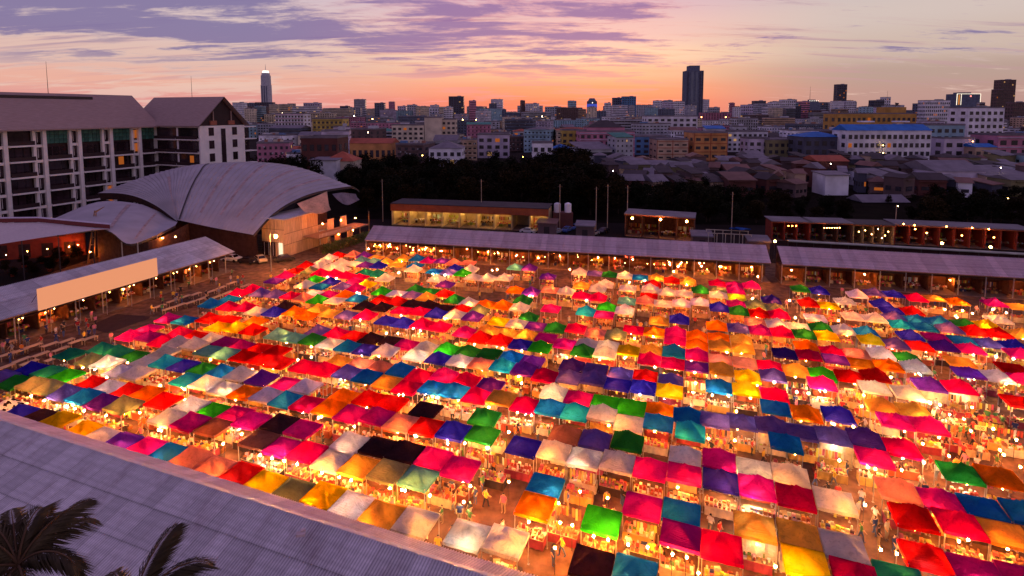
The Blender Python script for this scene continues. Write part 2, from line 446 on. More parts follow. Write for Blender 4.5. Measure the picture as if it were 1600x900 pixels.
# ---- goods: tinted little boxes, shared by many stalls
PAL = [(.45, .25, .08), (.6, .42, .2), (.75, .62, .45), (.42, .05, .03), (.2, .09, .04), (.55, .2, .03), (.05, .025, .02), (.5, .45, .06), (.12, .2, .05), (.75, .7, .62), (.04, .06, .16), (.5, .08, .12), (.1, .04, .03), (.3, .12, .05)]
def goods_mesh(seed, w=2.3, d=.9, z0=.8, n=46, hang=True):
    r = random.Random(seed); mb = MB()
    main = [r.choice(PAL) for _ in range(3)]
    k = 0
    nx = 7
    for i in range(nx):
        for j in range(4):
            if r.random() < .12: continue
            c = r.choice(main) if r.random() < .7 else r.choice(PAL)
            mb.col = (*[min(1, max(0, v * r.uniform(.7, 1.2))) for v in c], 1)
            h = r.uniform(.05, .28) * (1 + .5 * j / 4)
            x = (i + .5) / nx * w - w / 2; y = (j + .5) / 4 * d - d / 2
            if r.random() < .3: mb.tube((x, y, z0), (x, y, z0 + h * 1.2), .09, .07, 6)
            else: mb.box((x, y, z0 + h / 2), (w / nx * r.uniform(.6, .92), d / 4 * r.uniform(.6, .9), h), r.uniform(-.12, .12))
    if hang:
        for i in range(9):
            c = r.choice(main) if r.random() < .5 else r.choice(PAL)
            mb.col = (*[v * r.uniform(.7, 1.1) for v in c], 1)
            x = -w / 2 + w * (i + .5) / 9; h = r.uniform(.4, .95)
            mb.box((x, d / 2 + .75, 1.95 - h / 2), (w / 9 * .75, .06, h), r.uniform(-.5, .5))
    for i in range(6):
        c = r.choice(PAL); mb.col = (*[v * .7 for v in c], 1)
        h = r.uniform(.25, .7); mb.box((r.uniform(-w / 2, w / 2), d / 2 + r.uniform(.2, .6), h / 2), (r.uniform(.3, .6), r.uniform(.3, .5), h), r.uniform(-.4, .4))
    return mb.mesh('goods', False, True)
M_TINT = vcol('mixed_goods')
GOODS = [goods_mesh(100 + i, hang=i % 3 != 2) for i in range(12)]
for g_ in GOODS: g_.materials.append(M_TINT)

# ---- open-fronted shop arcades
def arcade(label, e0, e1dir, back, length, width, z_eave, z_top, rows, bay, wallmat, sheetmat, lights, shopdesc, tilt=0.0, shop_every=1, glowset=None):
    t = world_thing('shop_arcade', label, 'building', None, (e0.x, e0.y, 0))
    inv = Matrix.Translation((-e0.x, -e0.y, 0)); rz = math.atan2(e1dir.y, e1dir.x)
    def part(mb, name, m, **k):
        o = build(mb, name, m, t, **k); o.matrix_local = inv; return o
    top = e0 + back * width
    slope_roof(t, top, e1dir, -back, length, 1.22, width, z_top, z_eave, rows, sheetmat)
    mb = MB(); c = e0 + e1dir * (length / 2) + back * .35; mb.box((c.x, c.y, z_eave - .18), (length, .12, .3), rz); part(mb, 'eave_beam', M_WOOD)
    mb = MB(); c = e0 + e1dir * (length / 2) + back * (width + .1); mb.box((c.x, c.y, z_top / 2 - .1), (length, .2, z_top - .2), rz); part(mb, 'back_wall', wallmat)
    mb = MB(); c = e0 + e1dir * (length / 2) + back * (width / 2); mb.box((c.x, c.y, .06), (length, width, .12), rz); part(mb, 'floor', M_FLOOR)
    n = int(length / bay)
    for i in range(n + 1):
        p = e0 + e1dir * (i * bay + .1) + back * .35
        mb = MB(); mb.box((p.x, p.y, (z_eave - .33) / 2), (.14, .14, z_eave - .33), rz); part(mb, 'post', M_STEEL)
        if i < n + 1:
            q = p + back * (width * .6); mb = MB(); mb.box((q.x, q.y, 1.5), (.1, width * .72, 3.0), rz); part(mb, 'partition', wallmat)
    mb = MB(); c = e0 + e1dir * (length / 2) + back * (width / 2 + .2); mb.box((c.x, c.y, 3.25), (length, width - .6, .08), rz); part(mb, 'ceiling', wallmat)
    return t, part, n, rz, inv

# left arcade
EL = Vector((-57.8, 111.0, 0))
BB = BX
start = EL - BB * 50
AL, partL, nL, rzL, invL = arcade('open shop arcade with a lavender metal roof below the peach billboard', start, BB, -AX, 50, 8.0, 4.0, 6.5, 2, 4.0, M_WALLDK, M_SHEET, None, None)
def arcade_shop(t, inv, p, rz, kind, lightlist, seed):
    """counter with goods and lamps inside one bay, parts of the arcade"""
    r = random.Random(seed)
    o = obj('shop_counter', GOODS[seed % len(GOODS)], None, t); o['kind'] = 'stuff'
    o.matrix_local = inv @ (Matrix.Translation((p.x, p.y, .12)) @ Matrix.Rotation(rz, 4, 'Z'))
    for g, dx, dy, z in lightlist:
        b = bulb_part(t, (0, 0, 0), g, ME_BULB_S if g is G_DIM else ME_BULB)
        q = Vector((dx, dy, z)); q.rotate(Matrix.Rotation(rz, 3, 'Z'))
        b.matrix_local = inv @ Matrix.Translation((p.x + q.x, p.y + q.y, q.z))
for i in range(nL):
    p = start + BB * (i * 4 + 2) - AX * 3.0
    r = random.Random(i)
    ls = [(G_DIM, r.uniform(-1, 1), -1.0, 2.7)] if i % 2 else []
    if i % 3 == 1: ls.append((G_ORANGE, r.uniform(-1, 1), 0.0, 2.2))
    arcade_shop(AL, invL, p, math.atan2(-AX.y, -AX.x) + math.pi / 2 + math.pi, 0, ls, i)
# arm lamps along the left arcade
for i in range(11):
    p = start + BB * (4.1 + i * 4) + AX * .6
    t = thing('arm_lamp', (p.x, p.y, 0), rzL, 'slim post lamp along the left arcade front, %s from the left edge' % ORD[i], 'lamp', 'post lamps along the left arcade')
    mb = MB(); mb.tube((0, 0, 0), (0, 0, 3.7), .05, .04); build(mb, 'post', M_STEEL, t)
    mb = MB(); mb.box((.35, 0, 3.7), (.9, .12, .08)); build(mb, 'arm', M_STEEL, t)
    bulb_part(t, (.55, 0, 3.55), G_DIM, ME_BULB_S)
# peach billboard above the left eave
def billboard():
    a = EL - BB * 35.2 + AX * .25; b = EL - BB * 16.8 + AX * .25
    c = (a + b) / 2; L = (b - a).length
    t = thing('billboard', (c.x, c.y, 0), rzL, 'long blank peach billboard standing on the left arcade roof edge', 'billboard')
    mb = MB(); mb.box((0, 0, 5.45), (L, .1, 3.3)); build(mb, 'panel', glow('peach_panel_glow', (.85, .32, .16), .97), t)  # emission put in to keep the plain panel bright
    for i in range(7):
        x = -L / 2 + .3 + (L - .6) * i / 6
        mb = MB(); mb.box((x, .12, 5.2), (.1, .1, 3.6)); mb.tube((x, .15, 6.6), (x, 2.0, 4.75), .04); build(mb, 'strut', M_DARKSTEEL, t)
billboard()

# rear arcades
RA0 = at_z(570, 375, 4.0); RA1 = at_z(1205, 411, 4.0)
d1 = (RA1 - RA0); len1 = d1.length; d1.normalize(); b1 = Vector((-d1.y, d1.x, 0))
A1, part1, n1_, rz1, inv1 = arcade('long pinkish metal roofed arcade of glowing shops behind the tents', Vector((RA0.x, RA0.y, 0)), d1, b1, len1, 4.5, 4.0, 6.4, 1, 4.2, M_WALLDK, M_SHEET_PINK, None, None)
RB0 = at_z(1222, 412.5, 4.0); RB1 = at_z(1660, 437.5, 4.0)
d2 = (RB1 - RB0); len2 = d2.length; d2.normalize(); b2 = Vector((-d2.y, d2.x, 0))
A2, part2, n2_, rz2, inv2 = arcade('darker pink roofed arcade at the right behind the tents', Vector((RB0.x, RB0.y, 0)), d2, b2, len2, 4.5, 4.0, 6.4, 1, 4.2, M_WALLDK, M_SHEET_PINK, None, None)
for (A, inv, n, rz, e, d, b, lo) in ((A1, inv1, n1_, rz1, RA0, d1, b1, 0), (A2, inv2, n2_, rz2, RB0, d2, b2, 50)):
    for i in range(n):
        p = Vector((e.x, e.y, 0)) + d * (i * 4.2 + 2.1) + b * 1.9
        r = random.Random(i + lo)
        ls = []
        x = proj((p.x, p.y, 2))[0]
        bright = (x < 690) or (1000 < x < 1160)
        k = 5 if bright else (2 if x < 1210 else (1 if i % 3 == 0 else 0))
        if x > 1590: k = 3
        for q in range(k):
            ls.append(((G_DIM if q % 3 else G_ORANGE) if not (1040 < x < 1110) else G_WARM if q % 2 else G_DIM, r.uniform(-1.8, 1.8), r.uniform(-.8, .8), r.uniform(1.6, 3.0)))
        arcade_shop(A, inv, p, rz, 0, ls, i + lo)
# neon curl and lettering on the rear arcades
def text_mesh(txt, size, depth=.03):
    cu = bpy.data.curves.new('lettering', 'FONT'); cu.body = txt; cu.size = size; cu.extrude = depth; cu.align_x = 'CENTER'
    ob = bpy.data.objects.new('lettering', cu); COL.objects.link(ob)
    bpy.context.view_layer.update()
    me = bpy.data.meshes.new_from_object(ob.evaluated_get(bpy.context.evaluated_depsgraph_get())); bpy.data.objects.remove(ob); bpy.data.curves.remove(cu)
    me.materials.clear(); return me
p = at_y(983, 402, RA0.y + (983 - 570) / 635 * (RA1.y - RA0.y) + 0.2)
s = thing('neon_sign', (p.x, p.y, p.z), rz1, 'small curved red neon sign under the rear arcade roof', 'sign')
mb = MB()
for i in range(8):
    a0, a1 = math.pi * (1.1 + .8 * i / 8), math.pi * (1.1 + .8 * (i + 1) / 8)
    mb.tube((math.cos(a0) * .8, 0, math.sin(a0) * .5 + .4), (math.cos(a1) * .8, 0, math.sin(a1) * .5 + .4), .06)
build(mb, 'neon_tube', G_RED, s)
mb = MB(); mb.box((0, .1, .2), (2.0, .08, .9)); build(mb, 'backing', M_WALLDK, s)
p = at_y(1379, 428, 107.0)
s = thing('shop_sign', (p.x, p.y, p.z), rz2, 'shop sign with four pale letters under the right rear roof', 'sign')
mb = MB(); mb.box((0, .1, .25), (6.0, .08, .9)); build(mb, 'board', M_WALLDK, s)
o = obj('lettering', text_mesh('N O V E', .95), mat('pale_letters', (.75, .55, .5), .6, .05), s); o.rotation_euler = (R(90), 0, 0); o.location = (0, 0, -.1)

# ---- hotel at the left
M_HWHITE = mat('hotel_white_render', (.86, .80, .80), .8, .08, .6, rand=.03)
M_HROOF = mat('hotel_brown_shingle', (.36, .25, .235), .85, .16, 1.2, stretch=(.5, .5, 9))
M_GLASSDK = mat('dark_glass', (.03, .016, .022), .12, .3, 1, spec=.6, rand=.5)
M_GLASSGR = mat('green_glass', (.05, .15, .125), .12, .35, 1.2, spec=.6, rand=.3)
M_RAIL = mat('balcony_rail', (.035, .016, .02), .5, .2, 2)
G_WINDOW = glow('lit_window', (1, .24, .04), .32)
G_WINDOW2 = glow('lit_window_pale', (1, .52, .2), .42)
G_RED_WIN = glow('lit_window_red', (1, .10, .04), .6)
def hotel():
    K = 1.3
    F0 = Vector((-98, 113, 0)) * K
    t = world_thing('hotel', 'white balconied hotel with brown pitched roofs and green top-floor glass at left', 'building', None, (F0.x, F0.y, 0))
    rz = math.atan2(BX.y, BX.x)      # local x runs along BX, local -y faces AX (right)
    t.rotation_euler = (0, 0, rz); bpy.context.view_layer.update()
    def P(name, boxes, m, par=None):
        mb = MB()
        for c, d in boxes: mb.box(c, d)
        return build(mb, name, m, par or t)
    mod, st, eave = 6.75 * K, 3.2 * K, 28.4
    xs = [1.0 * K + mod * k for k in (-2, -1, 0, 1, 2, 3)]
    x_end = 25.2 * K
    P('wall', [((xs[0] / 2 + x_end / 2 - 2, 7.6, eave / 2), (x_end - xs[0] + 4, 12, eave))], M_HWHITE)
    me_r = {}
    def shared(name, dims, m, key, loc, par=None):
        if key not in me_r:
            mb = MB(); mb.box((0, 0, 0), dims); me_r[key] = mb.mesh(name)
        return obj(name, me_r[key], m, par or t, loc, objmat=True)
    r = random.Random(5)
    for fl in range(6):
        zt = eave - .25 - fl * st; zb = zt - st
        for k, x0 in enumerate(xs):
            wide = 4.35 * K; last = (k == 5)
            w = wide if not last else (x_end - x0 - .4)
            cx = x0 + .25 + w / 2
            green = (fl == 0 and k >= 2)
            g = M_GLASSGR if green else M_GLASSDK
            if not green and r.random() < .06: g = r.choice([G_WINDOW, G_WINDOW, G_RED_WIN])
            # pane pieces of the recessed balcony front
            if green:
                for q in range(5):
                    for v in range(3):
                        shared('pane', (w / 5 - .08, .1, st * .88 / 3 - .08), g, ('gp', last), (cx - w / 2 + w * (q + .5) / 5, .9, zb + .35 + st * .88 / 3 * (v + .5)))
            else:
                shared('balcony_window', (w - .1, .1, st - .5), M_GLASSDK, ('bw', last), (cx, 1.5, zb + st / 2 + .05))
                for q in range(3):
                    shared('pane', (w / 3 - .35, .06, st - 1.1), g if (q == 1 or g is M_GLASSDK) else M_GLASSDK, ('pn', last), (cx - w / 2 + w * (q + .5) / 3, 1.42, zb + st / 2))
                shared('balcony_rail', (w + .1, .06, 1.15), M_RAIL, ('br', last), (cx, -.35, zb + .75))
                shared('balcony_slab', (w + .3, 1.9, .42), M_HWHITE, ('bs', last), (cx, .25, zb + .02))
            if not last:
                xw = x0 + .25 + wide + .9 * K
                shared('window', (1.25 * K, .12, st * .62), M_GLASSDK if r.random() > .03 else G_WINDOW, 'sw', (xw, .75, zb + st * .5))
                shared('window_frame', (.09, .16, st * .62), M_HWHITE, 'swf', (xw, .7, zb + st * .5))
    zlow = eave - .25 - 6 * st
    for k, x0 in enumerate(xs):
        shared('pier', (.9, 1.0, eave - zlow), M_HWHITE, 'pier', (x0 - .35, .4, (eave + zlow) / 2))
        if k < 5: shared('pier', (.7, .9, eave - zlow), M_HWHITE, 'pier2', (x0 + .25 + 4.35 * K + .22, .55, (eave + zlow) / 2))
        if k < 5:
            for fl in range(7):
                shared('spandrel', (1.9 * K, .7, .75), M_HWHITE, 'spn', (x0 + .25 + 4.35 * K + .95 * K, .72, eave - .4 - fl * st))
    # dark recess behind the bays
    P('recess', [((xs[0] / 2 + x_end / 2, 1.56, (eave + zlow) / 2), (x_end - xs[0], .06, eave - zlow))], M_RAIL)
    # main pitched roof
    zr = 38.4; yb = 9.5
    xa, xb = xs[0] - 3, x_end + .3
    mb = MB()
    mb.add([(xa, -1.6, eave), (xb, -1.6, eave), (xb - 1.0, yb, zr), (xa, yb, zr), (xa, 2 * yb, eave), (xb, 2 * yb, eave)],
           [(0, 1, 2, 3), (3, 2, 5, 4), (1, 5, 2)])
    mb.add([(xa, -1.6, eave - .35), (xb, -1.6, eave - .35), (xb, -1.6, eave - .01), (xa, -1.6, eave - .01)], [(0, 1, 2, 3)])
    roof = build(mb, 'roof', M_HROOF, t)
    mb = MB(); mb.box(((xa + x_end - 14) / 2, yb - 1.6, zr - 1.25), (x_end - 14 - xa, .5, .9)); build(mb, 'roof_vent', M_DARKSTEEL, roof)
    for x, h in ((8.0, 9.0),):
        mb = MB(); mb.tube((x, yb, zr - .2), (x, yb, zr + h), .09, .04); build(mb, 'antenna', M_DARKSTEEL, roof)
    # cross wing: front face along -BX side, gable end facing right
    s = 14.7 * K; tt = 13.4 * K; ev = 28.6; zr2 = 38.0
    x0, x1 = x_end, x_end + tt
    P('wing_wall', [(((x0 + x1) / 2, -s / 2 + 3, ev / 2), (tt - .02, s + 6, ev))], M_HWHITE)
    for fl in range(6):
        zb = ev - .3 - (fl + 1) * st
        for q in range(2):
            wq = s / 2 - 1.0; yq = -(q + .5) * (s / 2) + .1
            o = P('balcony_window', [((x0 - .05, yq, zb + st / 2 + .15), (.2, wq, st - .9))], M_GLASSDK)
            if (fl, q) == (2, 1): P('pane', [((x0 - .18, yq - 1.2, zb + st / 2), (.1, 1.6, st - 1.6))], G_WINDOW)
            P('balcony_rail', [((x0 - .9, yq, zb + .75), (.08, wq + .6, 1.0))], M_RAIL)
            P('balcony_slab', [((x0 - .5, yq, zb + .12), (1.2, wq + .8, .2))], M_HWHITE)
    ye = -s
    for fl in range(6):
        zc = ev - 1.9 - fl * st
        for fx in (.24, .76):
            P('window', [((x0 + tt * fx, ye - .02, zc), (1.9, .16, 2.6))], M_GLASSDK)
            P('window_frame', [((x0 + tt * fx, ye - .09, zc), (.12, .1, 2.6))], M_RAIL)
    P('stair_glazing', [((x0 + tt * .5, ye - .03, ev - 9.5), (1.7, .2, 17))], M_GLASSDK)
    P('end_balcony', [((x1 + 2.5, ye + 2.5, ev - .7 - k * st), (5, 5.5, .3)) for k in range(7)], M_HWHITE)
    P('end_wall', [((x1 + 2.4, ye + 4.4, ev / 2 - .4), (4.6, 3, ev - .9))], M_GLASSDK)
    xm = (x0 + x1) / 2
    mb = MB()
    yo = ye - 1.2
    mb.add([(x0 - 1.2, yo, ev), (x0 - 1.2, 12, ev), (xm, 12, zr2), (xm, yo, zr2), (x1 + 1.2, yo, ev), (x1 + 1.2, 12, ev)], [(0, 3, 2, 1), (3, 4, 5, 2)])
    mb.add([(x0 - 1.2, yo, ev - .3), (x0 - 1.2, 12, ev - .3), (xm, 12, zr2 - .3), (xm, yo, zr2 - .3), (x1 + 1.2, yo, ev - .3), (x1 + 1.2, 12, ev - .3)], [(1, 2, 3, 0), (2, 5, 4, 3)])
    rf = build(mb, 'roof', M_HROOF, t)
    mb = MB(); mb.tube((xm, -6, zr2), (xm, -6, zr2 + 7), .08, .04); build(mb, 'antenna', M_DARKSTEEL, rf)
    mb = MB()
    mb.add([(x0 - .2, ye + .3, ev), (x1 + .2, ye + .3, ev), (xm, ye + .3, zr2 - .6)], [(0, 1, 2)])
    g = build(mb, 'gable_recess', M_RAIL, t)
    for fx in (.3, .7):
        mb = MB(); mb.box((x0 + tt * fx, ye + .1, ev + .9), (2.4, .4, 1.4)); build(mb, 'gable_box', mat('terracotta_trim', (.35, .12, .08)), g)
        mb = MB(); mb.box((x0 + tt * fx, ye + .05, ev + 3.2), (.3, .3, 3.2)); build(mb, 'gable_strut', M_HROOF, g)
hotel()

# ---- curved hall roofs at the left
M_VAULT = mat('vault_sheet', (.42, .38, .41), .6, .12, .25, spec=.3)
M_STRIP = mat('rusty_skylight_strip', (.42, .30, .29), .7, .3, .8)
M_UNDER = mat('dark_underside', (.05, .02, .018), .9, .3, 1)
def cat_rom(P, n):
    P = [np.array(p, float) for p in P]; Q = [2 * P[0] - P[1]] + P + [2 * P[-1] - P[-2]]
    out = []
    m = len(P) - 1
    for k in range(n + 1):
        u = k / n * m; i = min(int(u), m - 1); f = u - i
        a, b, c, d = Q[i], Q[i + 1], Q[i + 2], Q[i + 3]
        out.append(.5 * ((2 * b) + (c - a) * f + (2 * a - 5 * b + 4 * c - d) * f * f + (3 * b - a - 3 * c + d) * f ** 3))
    return out
def patch(ctrl, nu, nv):
    cols = [cat_rom(c, nv) for c in ctrl]          # ctrl[u][v]
    g = [cat_rom([cols[u][v] for u in range(len(cols))], nu) for v in range(nv + 1)]
    return [[Vector(p) for p in row] for row in g]  # [v][u]
def vault_hall():
    C = [[(276, 345, 126), (245, 322, 131), (215, 308, 137), (185, 302, 143), (152, 302, 149)],
         [(277, 344.5, 126), (266, 316, 131), (257, 297, 137), (250, 283, 143), (243, 271, 150)],
         [(278.5, 344, 126), (287, 320, 131), (297, 295, 137), (309, 273, 143), (325, 256, 150)],
         [(340, 357, 121), (362, 325, 128), (385, 295, 135), (408, 272, 142), (434, 258, 150)],
         [(396, 367, 117), (424, 337, 124), (457, 315, 131), (497, 300, 138), (545, 292, 146)]]
    ctrl = []
    for n_, c in enumerate(C):
        pts = [at_y(*q) for q in c]
        k = pts[-1]; f_ = .3 if n_ == 4 else 1.0
        pts += [k + BX * 8 * f_ + Vector((0, 0, -1.6 * f_)), k + BX * 15 * f_ + Vector((0, 0, -5.5 * f_))]
        ctrl.append([tuple(p) for p in pts])
    base = Vector(ctrl[2][0])
    t = world_thing('vaulted_hall', 'market hall under a sweeping curved lavender metal roof beside the hotel', 'building', None, (base.x, base.y, 0))
    inv = Matrix.Translation((-base.x, -base.y, 0))
    def part(mb, name, m, par=None, smooth=False):
        o = build(mb, name, m, par or t, smooth)
        if par is None: o.matrix_local = inv
        return o
    g = patch(ctrl, 40, 30)
    # three shells so the dark seams read
    for a, b in ((0, 20), (20, 40)):
        mb = MB(); mb.grid([row[a:b + 1] for row in g]); part(mb, 'roof', M_VAULT, None, True)
    mb = MB(); seam = [row[20] for row in g]
    mb.grid([[p + Vector((0, 0, .18)) for p in seam[:24]], [p + Vector((.45, -.1, .18)) for p in seam[:24]]]); part(mb, 'seam', M_DARKSTEEL)
    strips = [(2.0, 9), (25, 12), (29, 14), (33, 14), (36.5, 12), (12, 10)]
    for u0, _ in [(24.5, 0), (28, 0), (32, 0), (36, 0)]:
        i = int(u0); mb = MB()
        a = [g[v][i] * .5 + g[v][i + 1] * .5 + Vector((0, 0, .1)) for v in range(3, 20)]; b = [g[v][i + 1] + Vector((0, 0, .1)) for v in range(3, 20)]
        mb.grid([a, b]); part(mb, 'skylight_strip', M_STRIP, None, True)
    mb = MB(); a = [g[v][12] + Vector((0, 0, .1)) for v in range(5, 17)]; b = [g[v][13] + Vector((0, 0, .1)) for v in range(5, 17)]; mb.grid([a, b]); part(mb, 'skylight_strip', M_STRIP, None, True)
    for i in range(1, 40):
        if i == 20: continue
        col_ = [g[v][i] for v in range(0, 24)]; nx = [(g[v][min(i + 1, 40)] - g[v][i]).normalized() * .09 for v in range(0, 24)]
        mb = MB(); mb.grid([[p - n_ + Vector((0, 0, .02)) for p, n_ in zip(col_, nx)], [p + Vector((0, 0, .16)) for p in col_], [p + n_ + Vector((0, 0, .02)) for p, n_ in zip(col_, nx)]]); part(mb, 'standing_seam', M_VAULT)
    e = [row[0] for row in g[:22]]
    mb = MB(); mb.grid([e, [p + Vector((.4, .6, -1.9)) for p in e]]); part(mb, 'edge_fascia_shade', M_UNDER, None, True)  # dark skirt stands in for the shadow gap below the roof edge
    e = [row[40] for row in g]
    mb = MB(); mb.grid([[p + Vector((0, 0, .12)) for p in e], [p + Vector((0.1, 0, -.45)) for p in e]]); part(mb, 'end_fascia', M_DARKSTEEL, None, True)
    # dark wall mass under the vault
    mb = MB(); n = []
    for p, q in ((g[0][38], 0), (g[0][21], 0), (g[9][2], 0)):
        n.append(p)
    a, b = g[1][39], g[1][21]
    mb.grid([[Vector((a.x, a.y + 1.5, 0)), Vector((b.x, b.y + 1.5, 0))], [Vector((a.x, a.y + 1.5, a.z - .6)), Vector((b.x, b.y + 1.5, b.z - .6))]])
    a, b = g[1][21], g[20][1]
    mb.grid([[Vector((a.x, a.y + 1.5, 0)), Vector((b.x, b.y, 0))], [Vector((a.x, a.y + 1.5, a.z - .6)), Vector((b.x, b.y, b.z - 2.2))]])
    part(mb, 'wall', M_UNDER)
    # lower vault to the left
    C2 = [[(70, 351, 112), (72, 348, 117), (76, 345, 123)], [(130, 352, 110), (140, 333, 119), (150, 316, 130)], [(172, 362, 107), (190, 336, 119), (208, 317, 133)],
          [(200, 381, 104), (222, 350, 116), (243, 328, 131)], [(236, 371, 110), (250, 355, 119), (262, 338, 130)], [(274, 352, 120), (276, 349, 123), (278, 346, 127)]]
    ctrl2 = [[tuple(at_y(*q)) for q in c] for c in C2]
    b2 = Vector(ctrl2[2][0])
    t2 = world_thing('low_vault', 'lower curved metal roof tucked under the big vaulted hall at left', 'building', None, (b2.x, b2.y, 0))
    inv2 = Matrix.Translation((-b2.x, -b2.y, 0))
    g2 = patch(ctrl2, 24, 10)
    mb = MB(); mb.grid(g2); o = build(mb, 'roof', M_VAULT, t2, True); o.matrix_local = inv2
    for i in (9, 15):
        mb = MB(); mb.grid([[g2[v][i] + Vector((0, 0, .1)) for v in range(1, 10)], [g2[v][i + 1] * .6 + g2[v][i] * .4 + Vector((0, 0, .1)) for v in range(1, 10)]])
        o = build(mb, 'skylight_strip', M_STRIP, t2, True); o.matrix_local = inv2
    e = g2[0]
    mb = MB(); mb.grid([[p for p in e], [p + Vector((0, .2, -.5)) for p in e]]); o = build(mb, 'edge_fascia_shade', M_DARKSTEEL, t2); o.matrix_local = inv2
    for i in (12, 16, 20):
        p = e[i]; mb = MB(); mb.tube((p.x, p.y + .6, 0), (p.x, p.y + .6, p.z), .12); o = build(mb, 'column', M_CREAM, t2); o.matrix_local = inv2
    # dark interior floor and lamps beneath
    mb = MB(); mb.grid([[Vector((p.x, p.y + 5, 0)) for p in e[4:]], [Vector((p.x, p.y + 5, max(.2, p.z - .6))) for p in e[4:]]]); o = build(mb, 'inner_wall', M_WALLDK, t2); o.matrix_local = inv2
    for i, (px, py, gm) in enumerate(((237, 372, G_ORANGE), (254, 372, G_WARM), (274, 370, G_ORANGE))):
        q = at_y(px, py, 113); b = bulb_part(t2, (0, 0, 0), gm); b.matrix_local = inv2 @ Matrix.Translation(q)
    # far left canopy
    q = [at_y(*v) for v in ((-60, 349, 108), (60, 347.5, 112), (172, 358, 108))]
    q2 = [at_y(*v) for v in ((-60, 391, 96), (60, 372, 99), (150, 359, 103))]
    t3 = world_thing('low_canopy', 'pale flat shed roof with a dark fascia at the far left edge', 'building', None, (q[1].x, q[1].y, 0))
    inv3 = Matrix.Translation((-q[1].x, -q[1].y, 0))
    mb = MB(); mb.grid([q2, q]); o = build(mb, 'roof', mat('pale_roof', (.62, .52, .5), .6, .1), t3); o.matrix_local = inv3
    mb = MB(); mb.grid([[p + Vector((0, 0, .08)) for p in q], [p + Vector((0, 0, .9)) for p in q]]); o = build(mb, 'fascia', mat('maroon_fascia', (.16, .03, .03), .7, .2), t3); o.matrix_local = inv3
    mb = MB(); mb.grid([[p + Vector((0, 0, .9)) for p in q], [p + Vector((0, .5, 1.1)) for p in q]]); o = build(mb, 'coping', M_CAP, t3); o.matrix_local = inv3
    for f in (0.3, .75, 1.3, 1.9):
        i = int(f); p = q2[i] * (1 - f + i) + q2[i + 1] * (f - i)
        mb = MB(); mb.tube((p.x, p.y + .4, 0), (p.x, p.y + .4, p.z), .1); o = build(mb, 'column', M_DARKSTEEL, t3); o.matrix_local = inv3
    # leaning timber mast with a bent head
    p0 = at_z(142, 412, 0.0); 
    t4 = thing('timber_mast', (p0.x, p0.y, 0), 0, 'tapering brown lattice mast with bent head before the low vault', 'mast')
    top = at_y(149, 329, p0.y) - p0; top2 = at_y(163, 323, p0.y) - p0
    for dx in (-.55, .55):
        mb = MB(); mb.tube((dx * 1.3, 0, 0), (top.x + dx * .3, 0, top.z), .14, .1); build(mb, 'leg', M_WOOD, t4)
    mb = MB(); mb.tube((top.x, 0, top.z - .3), (top2.x, 0, top2.z), .2, .06); build(mb, 'head', M_WOOD, t4)
    bulb_part(t4, (1.2, -1.5, 3.0), G_ORANGE); bulb_part(t4, (-1.6, -1.2, 4.5), G_DIM)  # bulbs added to light the mast timber
    for k in range(7):
        f = (k + .5) / 7; w = .7 * (1 - f) + .18 * f; mb = MB(); mb.box((top.x * f, 0, top.z * f), (2 * w, .08, .1)); build(mb, 'rung', M_WOOD, t4)
vault_hall()

